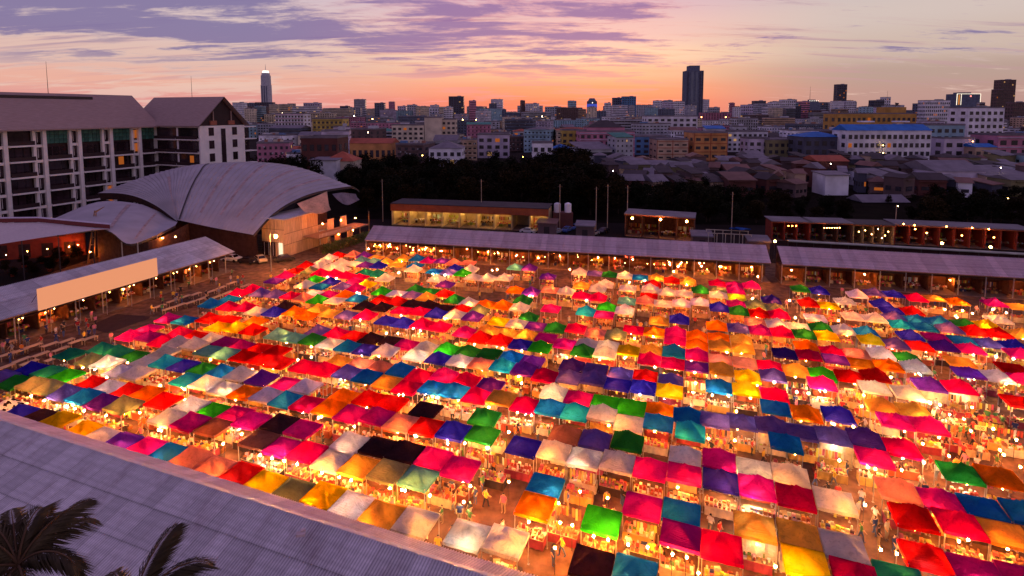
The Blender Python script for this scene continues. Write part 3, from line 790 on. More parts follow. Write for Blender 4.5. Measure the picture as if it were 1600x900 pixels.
# ---- timber-clad front hall, deck, tarp, hedge
M_CLAD = mat('timber_panel', (.62, .40, .24), .75, .25, 1.3, rand=.16, stretch=(6, 6, .5))
def clad_hall():
    c0 = at_z(445, 402, 0)               # the corner nearest the camera
    t = world_thing('clad_hall', 'pale timber panelled hall front lit by the street lamp', 'building', None, (c0.x, c0.y, 0))
    t.rotation_euler = (0, 0, -TH); bpy.context.view_layer.update()
    # local x = along AX, local y = along BX
    W = (c0 - at_z(405, 400, 0)).length; D = 15.0; Hh = 8.6
    mb = MB(); mb.box((-W / 2, D / 2, Hh / 2), (W - .1, D - .1, Hh)); build(mb, 'wall', M_UNDER, t)
    n = 5; pw = W / n
    for i in range(n):
        for j, (za, zb) in enumerate(((0, 3.2), (3.3, 6.2), (6.3, Hh))):
            if j == 0 and i < 3: continue
            mb = MB(); mb.box((-W + pw * (i + .5), -.02, (za + zb) / 2), (pw - .06, .1, zb - za)); build(mb, 'panel', M_CLAD, t)
    for i in range(3):
        mb = MB(); mb.box((-W + pw * (i + .5), -.01, 1.6), (pw - .15, .08, 3.0)); pn = build(mb, 'glass_door', M_GLASSDK, t)
        mb = MB(); mb.box((-W + pw * (i + .5), -.06, 1.6), (.07, .06, 3.0)); build(mb, 'door_frame', M_HWHITE, pn)
    m = 8; ph = D / m
    for i in range(m):
        for za, zb in ((0, 2.7), (2.8, 5.2), (5.3, Hh)):
            if i > 5 and za > 5: continue
            mb = MB(); mb.box((.03, ph * (i + .5), (za + zb) / 2), (.1, ph - .05, zb - za)); build(mb, 'panel', M_CLAD, t)
    mb = MB(); mb.box((-W / 2, D * .42, Hh + .15), (W + 1.2, D * .9, .2)); build(mb, 'roof', M_SHEET, t)
    # banner posters by the corner
    for y, m_ in ((D - 2.6, mat('poster_pale', (.6, .55, .45), .7, .4, 2)), (D - .4, mat('poster_mint', (.45, .5, .4), .7, .4, 2))):
        mb = MB(); mb.box((.22, y, 2.0), (.06, 1.9, 3.6)); o = build(mb, 'poster', m_, t)
    mb = MB(); mb.box((-.9, -.2, 1.7), (1.1, .08, 3.2)); build(mb, 'lit_poster', glow('lit_poster', (1, .75, .5), 1.3), t)
    # street lamp at its corner
    p = at_z(424, 424, 0)
    s = thing('street_lamp', (p.x, p.y, 0), 0, 'tall street lamp burning bright orange by the clad hall', 'street lamp')
    top = at_y(432, 369, p.y)
    mb = MB(); mb.tube((0, 0, 0), (0, 0, top.z + .5), .1, .06); build(mb, 'pole', M_STEEL, s)
    mb = MB(); mb.tube((0, 0, top.z + .5), (top.x - p.x, -.3, top.z + .3), .05); build(mb, 'arm', M_STEEL, s)
    mbk = MB(); mbk.ball((0, 0, 0), .3, 8, 6); o = obj('lamp_head', mbk.mesh('lamp_head', True), glow('sodium_lamp', (1, .36, .08), 1500), s, (top.x - p.x, -.3, top.z))
    # raised deck behind with rail, posts, lit panels
    d0 = at_z(500, 397, 0); d1_ = at_z(578, 372, 0); L = (d1_ - d0).length; ang = math.atan2((d1_ - d0).y, (d1_ - d0).x)
    k = thing('raised_deck', (d0.x, d0.y, 0), ang, 'raised timber deck with railing beside the vaulted hall', 'deck')
    mb = MB(); mb.box((L / 2, 2.6, 3.6), (L, 5, .25)); build(mb, 'floor', M_WOOD, k)
    for i in range(6):
        mb = MB(); mb.tube((L * i / 5, .2, 0), (L * i / 5, .2, 7.2 if i in (2, 5) else 3.6), .12); build(mb, 'post', M_WOOD, k)
    for i in range(26):
        mb = MB(); mb.box((L * .62 * (i + .5) / 26, .1, 4.2), (.1, .08, .9)); build(mb, 'baluster', M_CREAM, k)
    mb = MB(); mb.box((L * .31, .1, 4.7), (L * .62, .12, .1)); build(mb, 'rail', M_WOOD, k)
    for i in range(5):
        mb = MB(); mb.box((L * (.35 + .13 * i), 4.6, 5.0 if i % 2 else 1.9), (L * .12, .1, 2.8)); build(mb, 'lit_panel', M_CLAD, k)
    for x, z in ((L * .2, 6.3), (L * .55, 6.0), (L * .85, 5.6), (L * .5, 2.6), (L * .8, 2.6)):
        bulb_part(k, (x, 2.4, z), G_ORANGE)
    # tarp hung under the arch
    pts = [[at_y(*q) for q in row] for row in (((464, 318, 127), (490, 308, 130), (511, 299, 133)), ((476, 331, 126), (498, 328, 128.5), (514, 320, 132)), ((482, 332, 126), (500, 334, 128.5), (517, 328, 132)))]
    ctr = [[tuple(pts[j][i]) for j in range(3)] for i in range(3)]
    g = patch(ctr, 12, 10)
    mb = MB(); mb.grid(g)
    o = build(mb, 'tarpaulin', cloth('tarp_peach', (.72, .5, .42), .35), None, True); tag(o, 'sagging peach tarpaulin hung beneath the vaulted roof end', 'tarpaulin')
    pts = [[at_y(*q) for q in row] for row in (((519, 303, 136), (535, 301, 139), (556, 303, 142)), ((527, 312, 135), (540, 316, 138), (558, 308, 142)), ((535, 318, 135), (545, 320, 138), (562, 312, 142)))]
    g = patch([[tuple(pts[j][i]) for j in range(3)] for i in range(3)], 12, 10); mb = MB(); mb.grid(g)
    o = build(mb, 'netting', cloth('net_blue', (.35, .32, .42), .3), None, True); tag(o, 'bluish sagging cloth under the vault tip beside the peach tarpaulin', 'tarpaulin')
    # hedge under the deck
    mb = MB(); r = random.Random(3)
    for i in range(2600):
        x, y, z = r.uniform(0, L), r.gauss(-.9, .5), r.uniform(.05, 2.2)
        a = Vector((r.uniform(-1, 1), r.uniform(-1, 1), r.uniform(-.3, 1))).normalized() * .22; b = a.cross(Vector((r.uniform(-1, 1), r.uniform(-1, 1), 1))).normalized() * .12
        c = Vector((x, y, z)); mb.add([c - a, c + b, c + a, c - b], [(0, 1, 2, 3)])
    h = build(mb, 'hedge', mat('hedge_green', (.06, .10, .02), .7, .4, 2), None, loc=(d0.x, d0.y, 0), rz=ang); tag(h, 'clipped green hedge along the foot of the raised deck', 'hedge')
clad_hall()
# ================================================================== TENTS
TENTS = """
R531,396 N551,394 V566,396 W516,399 W505,405 W536,407 W552,407 V571,410 R480,411 R465,419 E484,419 W500,413 W515,414 W530,417 Q572,422
C502,423 C521,424 C541,427 C559,429 M445,427 V429,434 g492,432 W480,441 U499,442 B515,437 L539,442 P551,438 M555,446 Y571,440
C390,451 L416,455 L434,456 C454,457 N474,461 w492,454 M511,455 g495,464 W519,464 O535,456 U554,461 K571,474 C386,476 W405,482 B429,482 K445,475
O460,482 O480,485 A499,482 A515,484 L535,486 C559,486
A586,399 T567,404 T581,404 B590,411 A606,407 A618,409 A634,401 U653,401 M671,404 V690,404 N707,407 N726,406 U649,411 W646,417 U684,420 B710,416 L701,421 g721,423
W735,417 W739,429 Q588,424 W601,431 W682,432 V696,440 g599,452 w621,454 L641,456 G655,449 G676,451 A666,460 R700,455 G721,465 W737,472 O755,470
R606,466 R622,467 K594,475 K650,471 K665,472 C630,480 C657,481 B680,484 K692,477 W706,485 R721,479 V734,486 E745,481
T806,414 V826,415 W762,431 W786,430 V856,428 W910,422 L932,423 O809,449 V832,452 N860,448 W886,451 A909,442 W935,445 G817,465 C904,457 C931,460 O760,470 W806,475 P861,477 S916,482 P944,486
G955,425 W977,427 U1000,429 A1024,430 R1049,434 A1066,435 W945,442 W981,446 R1020,441 W1017,447 W1041,452 W1069,454 G1096,449 R1014,458 T984,466 N1014,466 W1036,469 w1065,469 w1094,467
g949,476 w975,480 A1030,496 B1061,494 B1122,476 C1121,439 M1147,441 P1174,442 E1121,447 W1122,456 P1150,450 H1150,459 D1205,464 G1252,447 B1278,450 R1264,469 M1151,470 G1152,481 E1180,471 R1181,484 E1210,476 C1214,486
w1274,491 N1184,499 W1217,502 W1240,504 O1121,504 L1154,507 M1187,511 C1221,514 G1256,516 G1283,507
w1339,456 L1369,453 B1397,455 C1429,461 Y1294,472 W1320,466 B1379,472 B1393,478 R1422,481 W1340,490 W1362,492 L1397,492 Y1291,519 W1320,511 U1350,514 Y1361,525 S1410,501 B1422,519
A1460,461 O1492,466 M1554,469 A1591,474 U1432,495 U1440,505 U1470,499 L1485,507 G1509,501 Y1542,503 R1520,512 R1559,515 W1560,494 A1595,517 P1462,522 R1436,532 V1474,535 U1505,527 P1515,537 L1545,532 B1585,535
U338,467 U356,464 C367,476 C372,454 P265,493 U289,495 R330,493 R347,494 Y348,504 Y366,506 P240,510 P220,521 M240,522 C257,527 C284,517 R302,520 W280,530 W300,532 W329,525 M350,530 M370,534 T326,540 T349,545
Q189,546 G204,550 W231,551 O396,498 R397,509 T444,519 T466,522 G491,526 L507,514 C531,516 W515,530 U534,534 R400,537 R425,542 R381,550 R406,554 R427,560 C484,569 C509,571 A532,561
B606,496 B632,500 C657,501 C685,505 R561,520 K590,525 K610,525 M626,534 W644,535 D569,539 w599,541 W655,550 B682,551 g704,541 N567,562 N595,567 L546,575 U579,581 A609,589 U627,571
Y784,497 W811,500 G825,492 V839,504 G867,507 C895,507 P735,515 A770,514 A800,517 A829,520 R754,524 R782,527 B816,530 g846,536 P855,522 P881,530 G730,542 G765,546 w720,556 N752,560 U799,551 S786,565 V830,557 V817,570 C852,580 D895,565
N929,514 E960,517 C994,510 O1024,513 M1056,514 P1056,527 W921,531 W947,534 W944,545 G910,544 Y981,542 A1015,542 U1051,546 C1014,557 C1049,561 L891,581 L930,572 L961,576 L926,584 B961,592 R1006,580 B1001,597 L1045,587
O1090,520 O1121,520 A1157,524 O1089,532 A1122,534 A1159,536 P1087,550 V1086,565 N1124,555 A1124,570 N1161,561 Y1162,582 C1200,564 L1202,579 A1241,572 D1230,546 U1124,597 Y1165,603
O1264,535 C1270,549 C1299,542 V1307,556 N1335,545 w1377,547 O1342,560 O1384,565 G1415,551 W1425,569 L1401,531 R1321,581 R1359,581 g1279,576 P1284,592 W1366,600 W1419,605 A1500,559 V1516,576 w1562,580 R1582,569 P1595,583 P1592,546 V1450,595* C1499,597*
Q135,551 Q177,546 E154,557 W177,564 w196,567 B49,571 Q75,574 g96,581 R142,591 L14,585 G32,591 E62,594 E81,599 L106,607 U130,611 V154,617 E188,626 w180,604 Z14,629 B30,637 K54,644 Y88,650 Y133,664 W168,677 V196,685 P231,692 U268,702 N300,710 N322,720 R362,727 Y405,743
W211,569 W222,559 S254,560 B279,564 G304,568 U334,574 S305,587 W330,592 W359,599 W367,579 R200,602 O218,607 R249,617 w306,630 W274,647 g340,635 P302,652 P361,642 H2342,656
V412,589 P446,594 w476,601 O386,605 w417,609 U449,617 C480,624 O514,630 O535,612 M548,639 P395,652 K432,655 P467,664 M440,687 C477,695 H2415,677
C656,581 C637,596 P696,582 C719,587 U675,597 U710,604 C744,612 R577,617 R610,625 M587,642 N620,651 R659,655 B699,664 K665,634
V765,595 A782,616 C821,624 W874,609 P908,619 U864,631 S902,636 G757,647 G742,667 H2884,674
g960,625 g995,631 W944,642 W986,654 O1035,634 U1030,654 U1079,644 S1076,665 Y1041,604 L928,680 G980,684
C1210,609 U1214,629 O1257,636 L1124,650 L1174,652 L1205,657* L1236,664 L1265,669* U1227,685 B1309,641 D1321,676 P1329,697 C1375,686 A1387,631 A1419,635 P1399,651 P1450,658 R1595,622
W512,705 A552,717 E595,725 T645,732 K590,688 K625,698 w570,690 P670,707 P707,720 E457,755 Y512,764 w545,777 A587,792 W640,803 W737,827 W783,836
B827,690 W872,697 W917,706 W965,713 P1017,722 P1070,732 W1072,705 M1122,710 D1125,743 W1177,722 P1175,752 U852,747 O837,780 g942,802 M1005,780 U1065,790 M1062,827 C1127,845 A1180,812* K925,872 U992,880
W1232,732 C1237,766 W1300,775 A1250,825 Y1260,865 W1322,850 C1335,882 Q1405,893 G1500,730 O1562,738 N1415,760 M1472,772 U1542,783 U1588,793 R1430,795 C1497,810 A1570,818 R1462,862 M1532,880 M1584,888
"""
CN = {'R': ('red', (.74, .006, .006)), 'N': ('coral pink', (.80, .25, .18)), 'V': ('violet', (.14, .02, .36)), 'W': ('cream white', (.84, .74, .62)), 'w': ('pale lilac', (.76, .66, .78)),
      'E': ('olive grey', (.20, .24, .13)), 'Q': ('teal green', (.015, .25, .16)), 'C': ('crimson', (.80, .002, .07)), 'M': ('plum magenta', (.42, .006, .18)), 'g': ('bright green', (.025, .52, .015)),
      'U': ('medium blue', (.008, .15, .50)), 'B': ('royal blue', (.02, .018, .50)), 'L': ('slate violet', (.13, .085, .42)), 'P': ('hot pink', (.76, .008, .22)), 'Y': ('yellow', (.90, .58, .004)),
      'O': ('orange', (.90, .18, .004)), 'A': ('amber', (.80, .40, .05)), 'T': ('turquoise', (.10, .36, .38)), 'S': ('sky blue', (.01, .34, .62)), 'G': ('dark green', (.015, .22, .025)),
      'K': ('near black', (.035, .014, .018)), 'D': ('navy blue', (.03, .015, .22)), 'H': ('yellow green', (.55, .70, .02)), 'H2': ('brown', (.24, .09, .07)), 'Z': ('spotted white', (.8, .72, .68))}
import re
tent_list = []
for tok in TENTS.split():
    m_ = re.match(r'^(H2|[A-Za-z])(\d+),(\d+)(\*?)$', tok)
    code, x, y, st = m_.group(1), float(m_.group(2)), float(m_.group(3)), m_.group(4)
    if code == 'H' and x > 2000: code = 'H2'; x -= 2000
    tent_list.append([code, x, y, bool(st)])
PW = np.array([[*at_z(x, y, 2.75)[:2]] for _, x, y, _ in tent_list])
# relax into a tidy grid: no two roofs may overlap
TM = R(18.0); am = np.array([math.cos(TM), -math.sin(TM)]); bm_ = np.array([math.sin(TM), math.cos(TM)])
ab = np.stack([PW @ am, PW @ bm_], 1); ab0 = ab.copy()
SZ = 2.85
for it in range(160):
    d = ab[:, None, :] - ab[None, :, :]
    ov = np.array([SZ, 2.62]) - np.abs(d)
    hit = (ov[..., 0] > 0) & (ov[..., 1] > 0); np.fill_diagonal(hit, False)
    mv = np.zeros_like(ab)
    ii, jj = np.nonzero(hit)
    for i, j in zip(ii, jj):
        k = 0 if ov[i, j, 0] < ov[i, j, 1] * 1.15 else 1
        s = 1.0 if d[i, j, k] > 0 or (d[i, j, k] == 0 and i > j) else -1.0
        mv[i, k] += s * ov[i, j, k] * .26
    ab += np.clip(mv, -.5, .5)
    ab += (ab0 - ab) * (.02 if it < 120 else 0)
PW = ab[:, :1] * am + ab[:, 1:] * bm_
def tent_rot(p): return -(R(20.3) + (R(14.5) - R(20.3)) * min(1, max(0, (p[1] - 45) / 65)))

def canopy_mesh(seed, rise, sag):
    r = random.Random(seed); n = 10; h = SZ / 2 - .02; mb = MB()
    wr = [(r.uniform(-3, 3), r.uniform(-3, 3), r.uniform(0, 6)) for _ in range(5)]
    pts = []
    for j in range(n + 1):
        row = []
        for i in range(n + 1):
            x, y = -1 + 2 * i / n, -1 + 2 * j / n
            m = max(abs(x), abs(y)); q = min(abs(x), abs(y))
            z = 2.28 + rise * (1 - m) ** 1.22 - sag * (1 - abs(q / max(m, 1e-6)) ** 1.5) * m * (1.15 - m) * 1.6
            z += .026 * sum(math.sin(a * x * 2.6 + b * y * 2.6 + c) for a, b, c in wr) * (1 - m * .6)
            row.append(Vector((x * h, y * h, z)))
        pts.append(row)
    mb.grid(pts); return mb.mesh('canopy', True)
def valance_mesh(seed):
    r = random.Random(seed); h = SZ / 2 - .02; mb = MB(); n = 8
    for a in range(4):
        ca, sa = math.cos(a * math.pi / 2), math.sin(a * math.pi / 2); top, bot = [], []
        for i in range(n + 1):
            x = -h + 2 * h * i / n; k = .02 * math.sin(i * 2.3 + seed)
            top.append(Vector((x * ca + h * sa, x * sa - h * ca, 2.285))); hh = h + .01 + abs(k)
            bot.append(Vector((x * ca + hh * sa, x * sa - hh * ca, 2.04 + .02 * math.cos(i * 1.9))))
        mb.grid([top, bot])
    return mb.mesh('valance')
CAN = [canopy_mesh(i, (.82, 1.0, 1.12, .92, .72, 1.05, .55, .95)[i], (.16, .12, .10, .22, .2, .28, .10, .3)[i]) for i in range(8)]
VAL = [valance_mesh(i) for i in range(2)]
def leg_mesh():
    mb = MB(); mb.box((0, 0, 1.14), (.06, .06, 2.28)); mb.box((0, 0, .02), (.16, .16, .04)); return mb.mesh('leg')
ME_LEG = leg_mesh()
def truss_mesh():
    mb = MB(); h = SZ / 2 - .08
    for a in range(4):
        ca, sa = math.cos(a * math.pi / 2), math.sin(a * math.pi / 2)
        f = lambda x, y, z: (x * ca - y * sa, x * sa + y * ca, z)
        mb.tube(f(-h, -h, 2.2), f(0, -h, 1.98), .018, n=4, cap=False); mb.tube(f(0, -h, 1.98), f(h, -h, 2.2), .018, n=4, cap=False)
        mb.tube(f(-h, -h, 2.15), f(0, 0, 2.42), .018, n=4, cap=False)
    return mb.mesh('frame')
ME_TRUSS = truss_mesh()
for me_ in (ME_LEG, ME_TRUSS): me_.materials.append(M_STEEL)
def table_meshes():
    mb = MB(); mb.box((0, 0, .78), (2.35, .95, .04)); top = mb.mesh('table_top')
    mb = MB(); n = 16
    t_, b_ = [], []
    for i in range(n + 1):
        x = -1.17 + 2.34 * i / n; t_.append(Vector((x, -.485, .79))); b_.append(Vector((x, -.5 - .03 * math.sin(i * 1.7), .06)))
    mb.grid([b_, t_]); mb.grid([[Vector((-1.18, -.485, .06)), Vector((-1.18, .48, .06))], [Vector((-1.18, -.485, .79)), Vector((-1.18, .48, .79))]])
    mb.grid([[Vector((1.18, -.485, .06)), Vector((1.18, .48, .06))], [Vector((1.18, -.485, .79)), Vector((1.18, .48, .79))]])
    skirt = mb.mesh('cloth')
    mb = MB(); mb.box((0, 0, .38), (.05, .05, .76)); lg = mb.mesh('leg'); return top, skirt, lg
ME_TTOP, ME_SKIRT, ME_TLEG = table_meshes()
ME_TLEG.materials.append(M_STEEL)
CLOTHM = [mat('cloth_' + n, c, .85, .2, 2) for n, c in (('ochre', (.55, .32, .08)), ('cream', (.7, .6, .45)), ('rust', (.42, .10, .04)), ('black', (.05, .03, .03)), ('wine', (.3, .04, .07)), ('sand', (.6, .42, .22)))]
M_TTOP = mat('table_board', (.5, .33, .18), .7, .3, 2)
CM = {k: cloth('canopy_' + v[0].replace(' ', '_'), v[1], (.28 if k in 'Ww' else .36) if k not in 'K' else .12) for k, v in CN.items()}
def spotted():
    m = CM['Z']; nt = m.node_tree; N, L = nt.nodes.new, nt.links.new
    tc = N('ShaderNodeTexCoord'); v = N('ShaderNodeTexNoise'); v.inputs['Scale'].default_value = 1.6; L(tc.outputs['Object'], v.inputs['Vector'])
    r = N('ShaderNodeValToRGB'); r.color_ramp.interpolation = 'CONSTANT'; r.color_ramp.elements[0].color = (.02, .01, .01, 1); r.color_ramp.elements[1].position = .42; r.color_ramp.elements[1].color = (.8, .72, .68, 1)
    L(v.outputs['Fac'], r.inputs[0])
    for n in nt.nodes:
        if n.type in ('BSDF_DIFFUSE', 'BSDF_TRANSLUCENT'): L(r.outputs[0], n.inputs[0])
spotted()
# order by how large they show; the 300 largest are individuals
depth = PW[:, 1]
order = np.argsort(depth)
px_of = [proj((PW[i, 0], PW[i, 1], 2.4)) for i in range(len(PW))]
single = set(list(order)[:300])
def words_for_tents():
    """look-and-neighbour descriptions"""
    out = {}
    c = ab
    names = [CN[t[0]][0] for t in tent_list]
    used = {}
    for i in range(len(c)):
        d = c - c[i]; best = {}
        for k, (da, db) in {'left': (-3, 0), 'right': (3, 0), 'front': (0, -3), 'back': (0, 3)}.items():
            e = np.hypot(d[:, 0] - da, d[:, 1] - db); e[i] = 9; j = int(np.argmin(e))
            if e[j] < 1.3: best[k] = names[j]
        x, y = px_of[i]
        fx = 'left' if x < 420 else 'left-centre' if x < 740 else 'centre' if x < 1000 else 'right-centre' if x < 1280 else 'right'
        fy = 'nearest' if y > 745 else 'near' if y > 655 else 'middle' if y > 575 else 'far' if y > 500 else 'farthest'
        s = names[i] + ' tent'
        if 'left' in best and 'right' in best: s += ' between %s and %s' % (best['left'], best['right'])
        elif 'left' in best: s += ' right of %s' % best['left']
        elif 'right' in best: s += ' left of %s' % best['right']
        if 'front' in best: s += ' behind %s' % best['front']
        elif 'back' in best: s += ' before %s' % best['back']
        s += ' in %s %s rows' % (fy, fx)
        out[i] = s; used.setdefault(s, []).append(i)
    for s, l in used.items():
        if len(l) > 1:
            l.sort(key=lambda i: px_of[i][0])
            for k, i in enumerate(l): out[i] = s + ', %s from left' % ORD[k] if len((s + ' %s from left' % ORD[k]).split()) <= 16 else s
    return out
TW = words_for_tents()
def short(i, x, y):
    return CN[tent_list[i][0]][0] + ' tent'
TABLES = []
protos = {}
def make_tent(i):
    code, x, y, wall = tent_list[i]
    p = PW[i]; rz = tent_rot(p); r = random.Random(i)
    t = thing('canopy_tent', (p[0], p[1], 0), rz + r.choice((0, 0, 0)) + r.uniform(-.015, .015), TW[i], 'tent', 'market canopy tents')
    t.scale = (r.uniform(.96, 1.0), r.uniform(.88, .95), r.uniform(.93, 1.06)); t.rotation_euler.x = r.uniform(-.018, .018); t.rotation_euler.y = r.uniform(-.018, .018)
    can = obj('canopy', CAN[(i * 5 + i // 7) % 8], CM[code], t, (0, 0, r.uniform(-.06, .12)), objmat=True)
    v = obj('valance', VAL[i % 2], CM[code], can, (0, 0, 0), objmat=True)
    obj('frame', ME_TRUSS, None, t)
    h = SZ / 2 - .08
    for a, b in ((-1, -1), (1, -1), (1, 1), (-1, 1)): obj('leg', ME_LEG, None, t, (a * h, b * h, 0))
    g = r.choice((G_WARM, G_WARM, G_ORANGE, G_ORANGE, G_WARM, G_WHITE)) if code not in 'Ww' else r.choice((G_WARM, G_WHITE))
    lit = r.random() < (.8 if code not in 'KDLH2' else .45)
    bulb_part(t, (r.uniform(-.9, .9), r.uniform(-1.25, -.2), 1.85), g if lit else G_DIM, ME_BULB if lit else ME_BULB_S, 'lamp')
    if r.random() < .22:
        obj('tube_lamp', ME_TUBE, [r.choice((G_TUBE, G_TUBE, G_COOL)), M_STEEL], t, (r.uniform(-.5, .5), r.uniform(-1.2, 0), 1.98), r.choice((0, 1.57)), objmat=True)
    if wall:
        mb = MB(); n = 14
        tp = [Vector((-SZ / 2 + SZ * k / n, -SZ / 2 + .1 + .03 * math.sin(k * 2.1), 2.1)) for k in range(n + 1)]; bt = [Vector((q.x, q.y - .02, .15)) for q in tp]
        mb.grid([bt, tp]); build(mb, 'side_curtain', cloth('curtain_cream', (.72, .58, .4), .5), t)
def make_table(i):
    p = PW[i]; rz = tent_rot(p); r = random.Random(i * 3 + 1)
    off = Vector((r.uniform(-.15, .15), -SZ / 2 + r.uniform(.15, .75), 0)); off.rotate(Matrix.Rotation(rz, 3, 'Z'))
    lab = 'goods table under the ' + TW[i]
    t = thing('stall_table', (p[0] + off.x, p[1] + off.y, 0), rz + r.uniform(-.03, .03), lab, 'stall table', 'goods tables under the market tents')
    obj('table_top', ME_TTOP, M_TTOP, t, objmat=True)
    obj('cloth', ME_SKIRT, r.choice(CLOTHM), t, objmat=True)
    for a in (-1.1, 1.1): obj('leg', ME_TLEG, None, t, (a, .42, 0))
    g = obj('goods', GOODS[r.randrange(len(GOODS))], None, t); g['kind'] = 'stuff'
for i in range(len(tent_list)):
    if i in single:
        make_tent(i)
        make_table(i)
# the remaining far tents, too small to pick apart, as one mass
def far_tents():
    mb = MB(); codes = sorted(CN); mats_ = [CM[c] for c in codes] + [M_STEEL, G_WARM, G_ORANGE, M_TTOP]
    goods = MB()
    for i in range(len(tent_list)):
        if i in single: continue
        p = PW[i]; rz = tent_rot(p); r = random.Random(i)
        M = Matrix.Translation((p[0], p[1], 0)) @ Matrix.Rotation(rz, 4, 'Z') @ Matrix.Diagonal((1, .93, 1, 1))
        for me, mi in ((CAN[(i * 5 + i // 7) % 8], codes.index(tent_list[i][0])), (VAL[i % 2], codes.index(tent_list[i][0]))):
            mb.mi = mi; mb.add([M @ v.co for v in me.vertices], [tuple(f.vertices) for f in me.polygons])
        mb.mi = len(codes); h = SZ / 2 - .08
        for a, b in ((-1, -1), (1, -1), (1, 1), (-1, 1)):
            q = M @ Vector((a * h, b * h, 1.14)); mb.box(q, (.06, .06, 2.26), rz)
        mb.mi = len(codes) + (1 if r.random() < .55 else 2); mb.ball(M @ Vector((r.uniform(-.7, .7), r.uniform(-1.0, .2), 1.95)), .085, 6, 4)
        mb.mi = len(codes) + 3; q = M @ Vector((0, -.9, .4)); mb.box(q, (2.3, .9, .78), rz)
        gm = GOODS[i % len(GOODS)]; M2 = M @ Matrix.Translation((0, -.9, 0))
        ta = gm.color_attributes['tint'].data
        for f in gm.polygons:
            goods.col = tuple(ta[f.loop_start].color); goods.add([M2 @ gm.vertices[k].co for k in f.vertices], [tuple(range(len(f.vertices)))])
    o = build(mb, 'distant_tents', mats_, None); o['kind'] = 'stuff'; tag(o, 'mass of small colourful tents at the far end of the market', 'tents')
    o = build(goods, 'distant_goods', M_TINT, None, tint=True); o['kind'] = 'stuff'; tag(o, 'goods laid out under the farthest market tents', 'goods')
far_tents()

# ---- bare bulbs on poles in the aisles
LAMPS = """87,616w 120,625w 224,585 252,600 290,622o 220,642 141,635 266,662 379,675 172,602w 627,491 570,494w 604,519w 622,519 647,511 657,515w 466,560 487,556w 636,609o 687,615w 682,642 655,671w
502,647w 562,656 786,601o 741,536 786,541 764,692w 780,667w 795,672 1021,522 991,527 937,559 976,557 1085,577 1086,596 1082,611 1112,615w 1137,615w 1180,590w 811,585 815,596o 1106,682 1147,685 885,556 846,616
1207,590w 1286,605w 1342,605 1391,587w 1422,592w 1452,627w 1467,630w 1517,634 1482,645 1504,652 1515,670 1550,667 1586,684 1429,700w 1345,632 1555,555w 1580,557w 1244,610w 1262,612w 1492,492 1309,499 1242,495w
532,741 551,745 639,755 617,750 672,770w 725,780w 746,737 795,749o 416,701w 435,705w 452,711 472,716 906,764o 949,774o 831,799 875,812 894,816 929,825 951,831 981,846 1011,850 867,851 1050,859 1072,861
1310,716w 1351,720w 1366,729 1407,731o 1481,709o 1566,707 1592,726o 1489,830 1374,854 1399,860 1247,891w 1280,897 1350,785w 576,388 575,447w 623,425w 680,425w 698,427w 722,474 769,421 777,420 828,461w 890,420o 917,466w
1052,423 983,440 1007,437 1073,441 1184,431 1175,465w 1233,468w 1475,482 1503,484 1494,494 1518,488 1550,482w 1571,487w 515,430w 530,432 562,457
330,560 395,575o 540,700 700,690o 1060,700o 300,600 180,640o 60,612 1330,660 1560,700 1440,690o 1150,640 880,760o 1090,890 1210,880 760,640 660,720o 350,690 250,668 1290,640o"""
lamp_n = {}
for tok in LAMPS.split():
    m_ = re.match(r'^(\d+),(\d+)([wo]?)$', tok); x, y, k = float(m_.group(1)), float(m_.group(2)), m_.group(3)
    p = at_z(x, y, 2.3)
    q = np.array([p.x, p.y]); j = int(np.argmin(np.hypot(*(PW - q).T)))
    # keep the bulb clear of the roofs: slide it to the near side of any tent above it
    for _ in range(6):
        dd = q - PW[j]; la, lb = dd @ am, dd @ bm_
        if abs(la) < SZ / 2 + .15 and abs(lb) < SZ / 2 + .15: q = q - bm_ * (lb + SZ / 2 + .2)
        j = int(np.argmin(np.hypot(*(PW - q).T)))
    base = 'bare %s bulb on a pole by the %s' % ({'w': 'white', 'o': 'orange', '': 'warm'}[k], TW[j].split(' in ')[0])
    w = ' '.join(base.split()[:13]); lamp_n[w] = lamp_n.get(w, 0) + 1
    if lamp_n[w] > 1: w += ', ' + ORD[lamp_n[w] - 1] + ' there'
    t = thing('market_lamp', (q[0], q[1], 0), 0, w, 'lamp', 'bare bulbs on poles in the aisles')
    mb = None
    if 'pole' not in protos:
        mb = MB(); mb.tube((0, 0, 0), (0, 0, 2.45), .025, .02, 5); protos['pole'] = mb.mesh('pole'); protos['pole'].materials.append(M_DARKSTEEL)
        mb = MB(); mb.tube((0, 0, 2.42), (0, -.16, 2.42), .02, .02, 5); protos['arm'] = mb.mesh('arm'); protos['arm'].materials.append(M_DARKSTEEL)
    obj('pole', protos['pole'], None, t); obj('arm', protos['arm'], None, t)
    bulb_part(t, (0, -.16, 2.2), {'w': G_WHITE, 'o': G_ORANGE, '': G_WARM}[k])
# ================================================================== CITY
M_WIN = mat('city_window', (.035, .03, .04), .25, .4, 1, spec=.5, rand=.4)
WALLC = {'white': (.74, .72, .80), 'cream': (.66, .56, .44), 'grey': (.44, .44, .50), 'slate': (.13, .15, .22), 'dark': (.08, .08, .12), 'pink': (.50, .20, .30), 'lavender': (.58, .50, .64), 'yellow': (.56, .40, .10),
         'ochre': (.50, .27, .07), 'cyan': (.30, .46, .55), 'blue': (.10, .22, .42), 'brick': (.13, .045, .04), 'brown': (.16, .10, .10), 'orange': (.60, .27, .10), 'olive': (.22, .19, .10), 'tan': (.52, .36, .26)}
ROOFC = {'concrete': (.20, .17, .20), 'red': (.38, .09, .05), 'blue': (.03, .16, .50), 'dark': (.06, .045, .05), 'metal': (.19, .165, .195), 'rust': (.20, .10, .085), 'green': (.06, .22, .18)}
WM = {k: mat('wall_' + k, v, .85, .26, .16, rand=.14) for k, v in WALLC.items()}
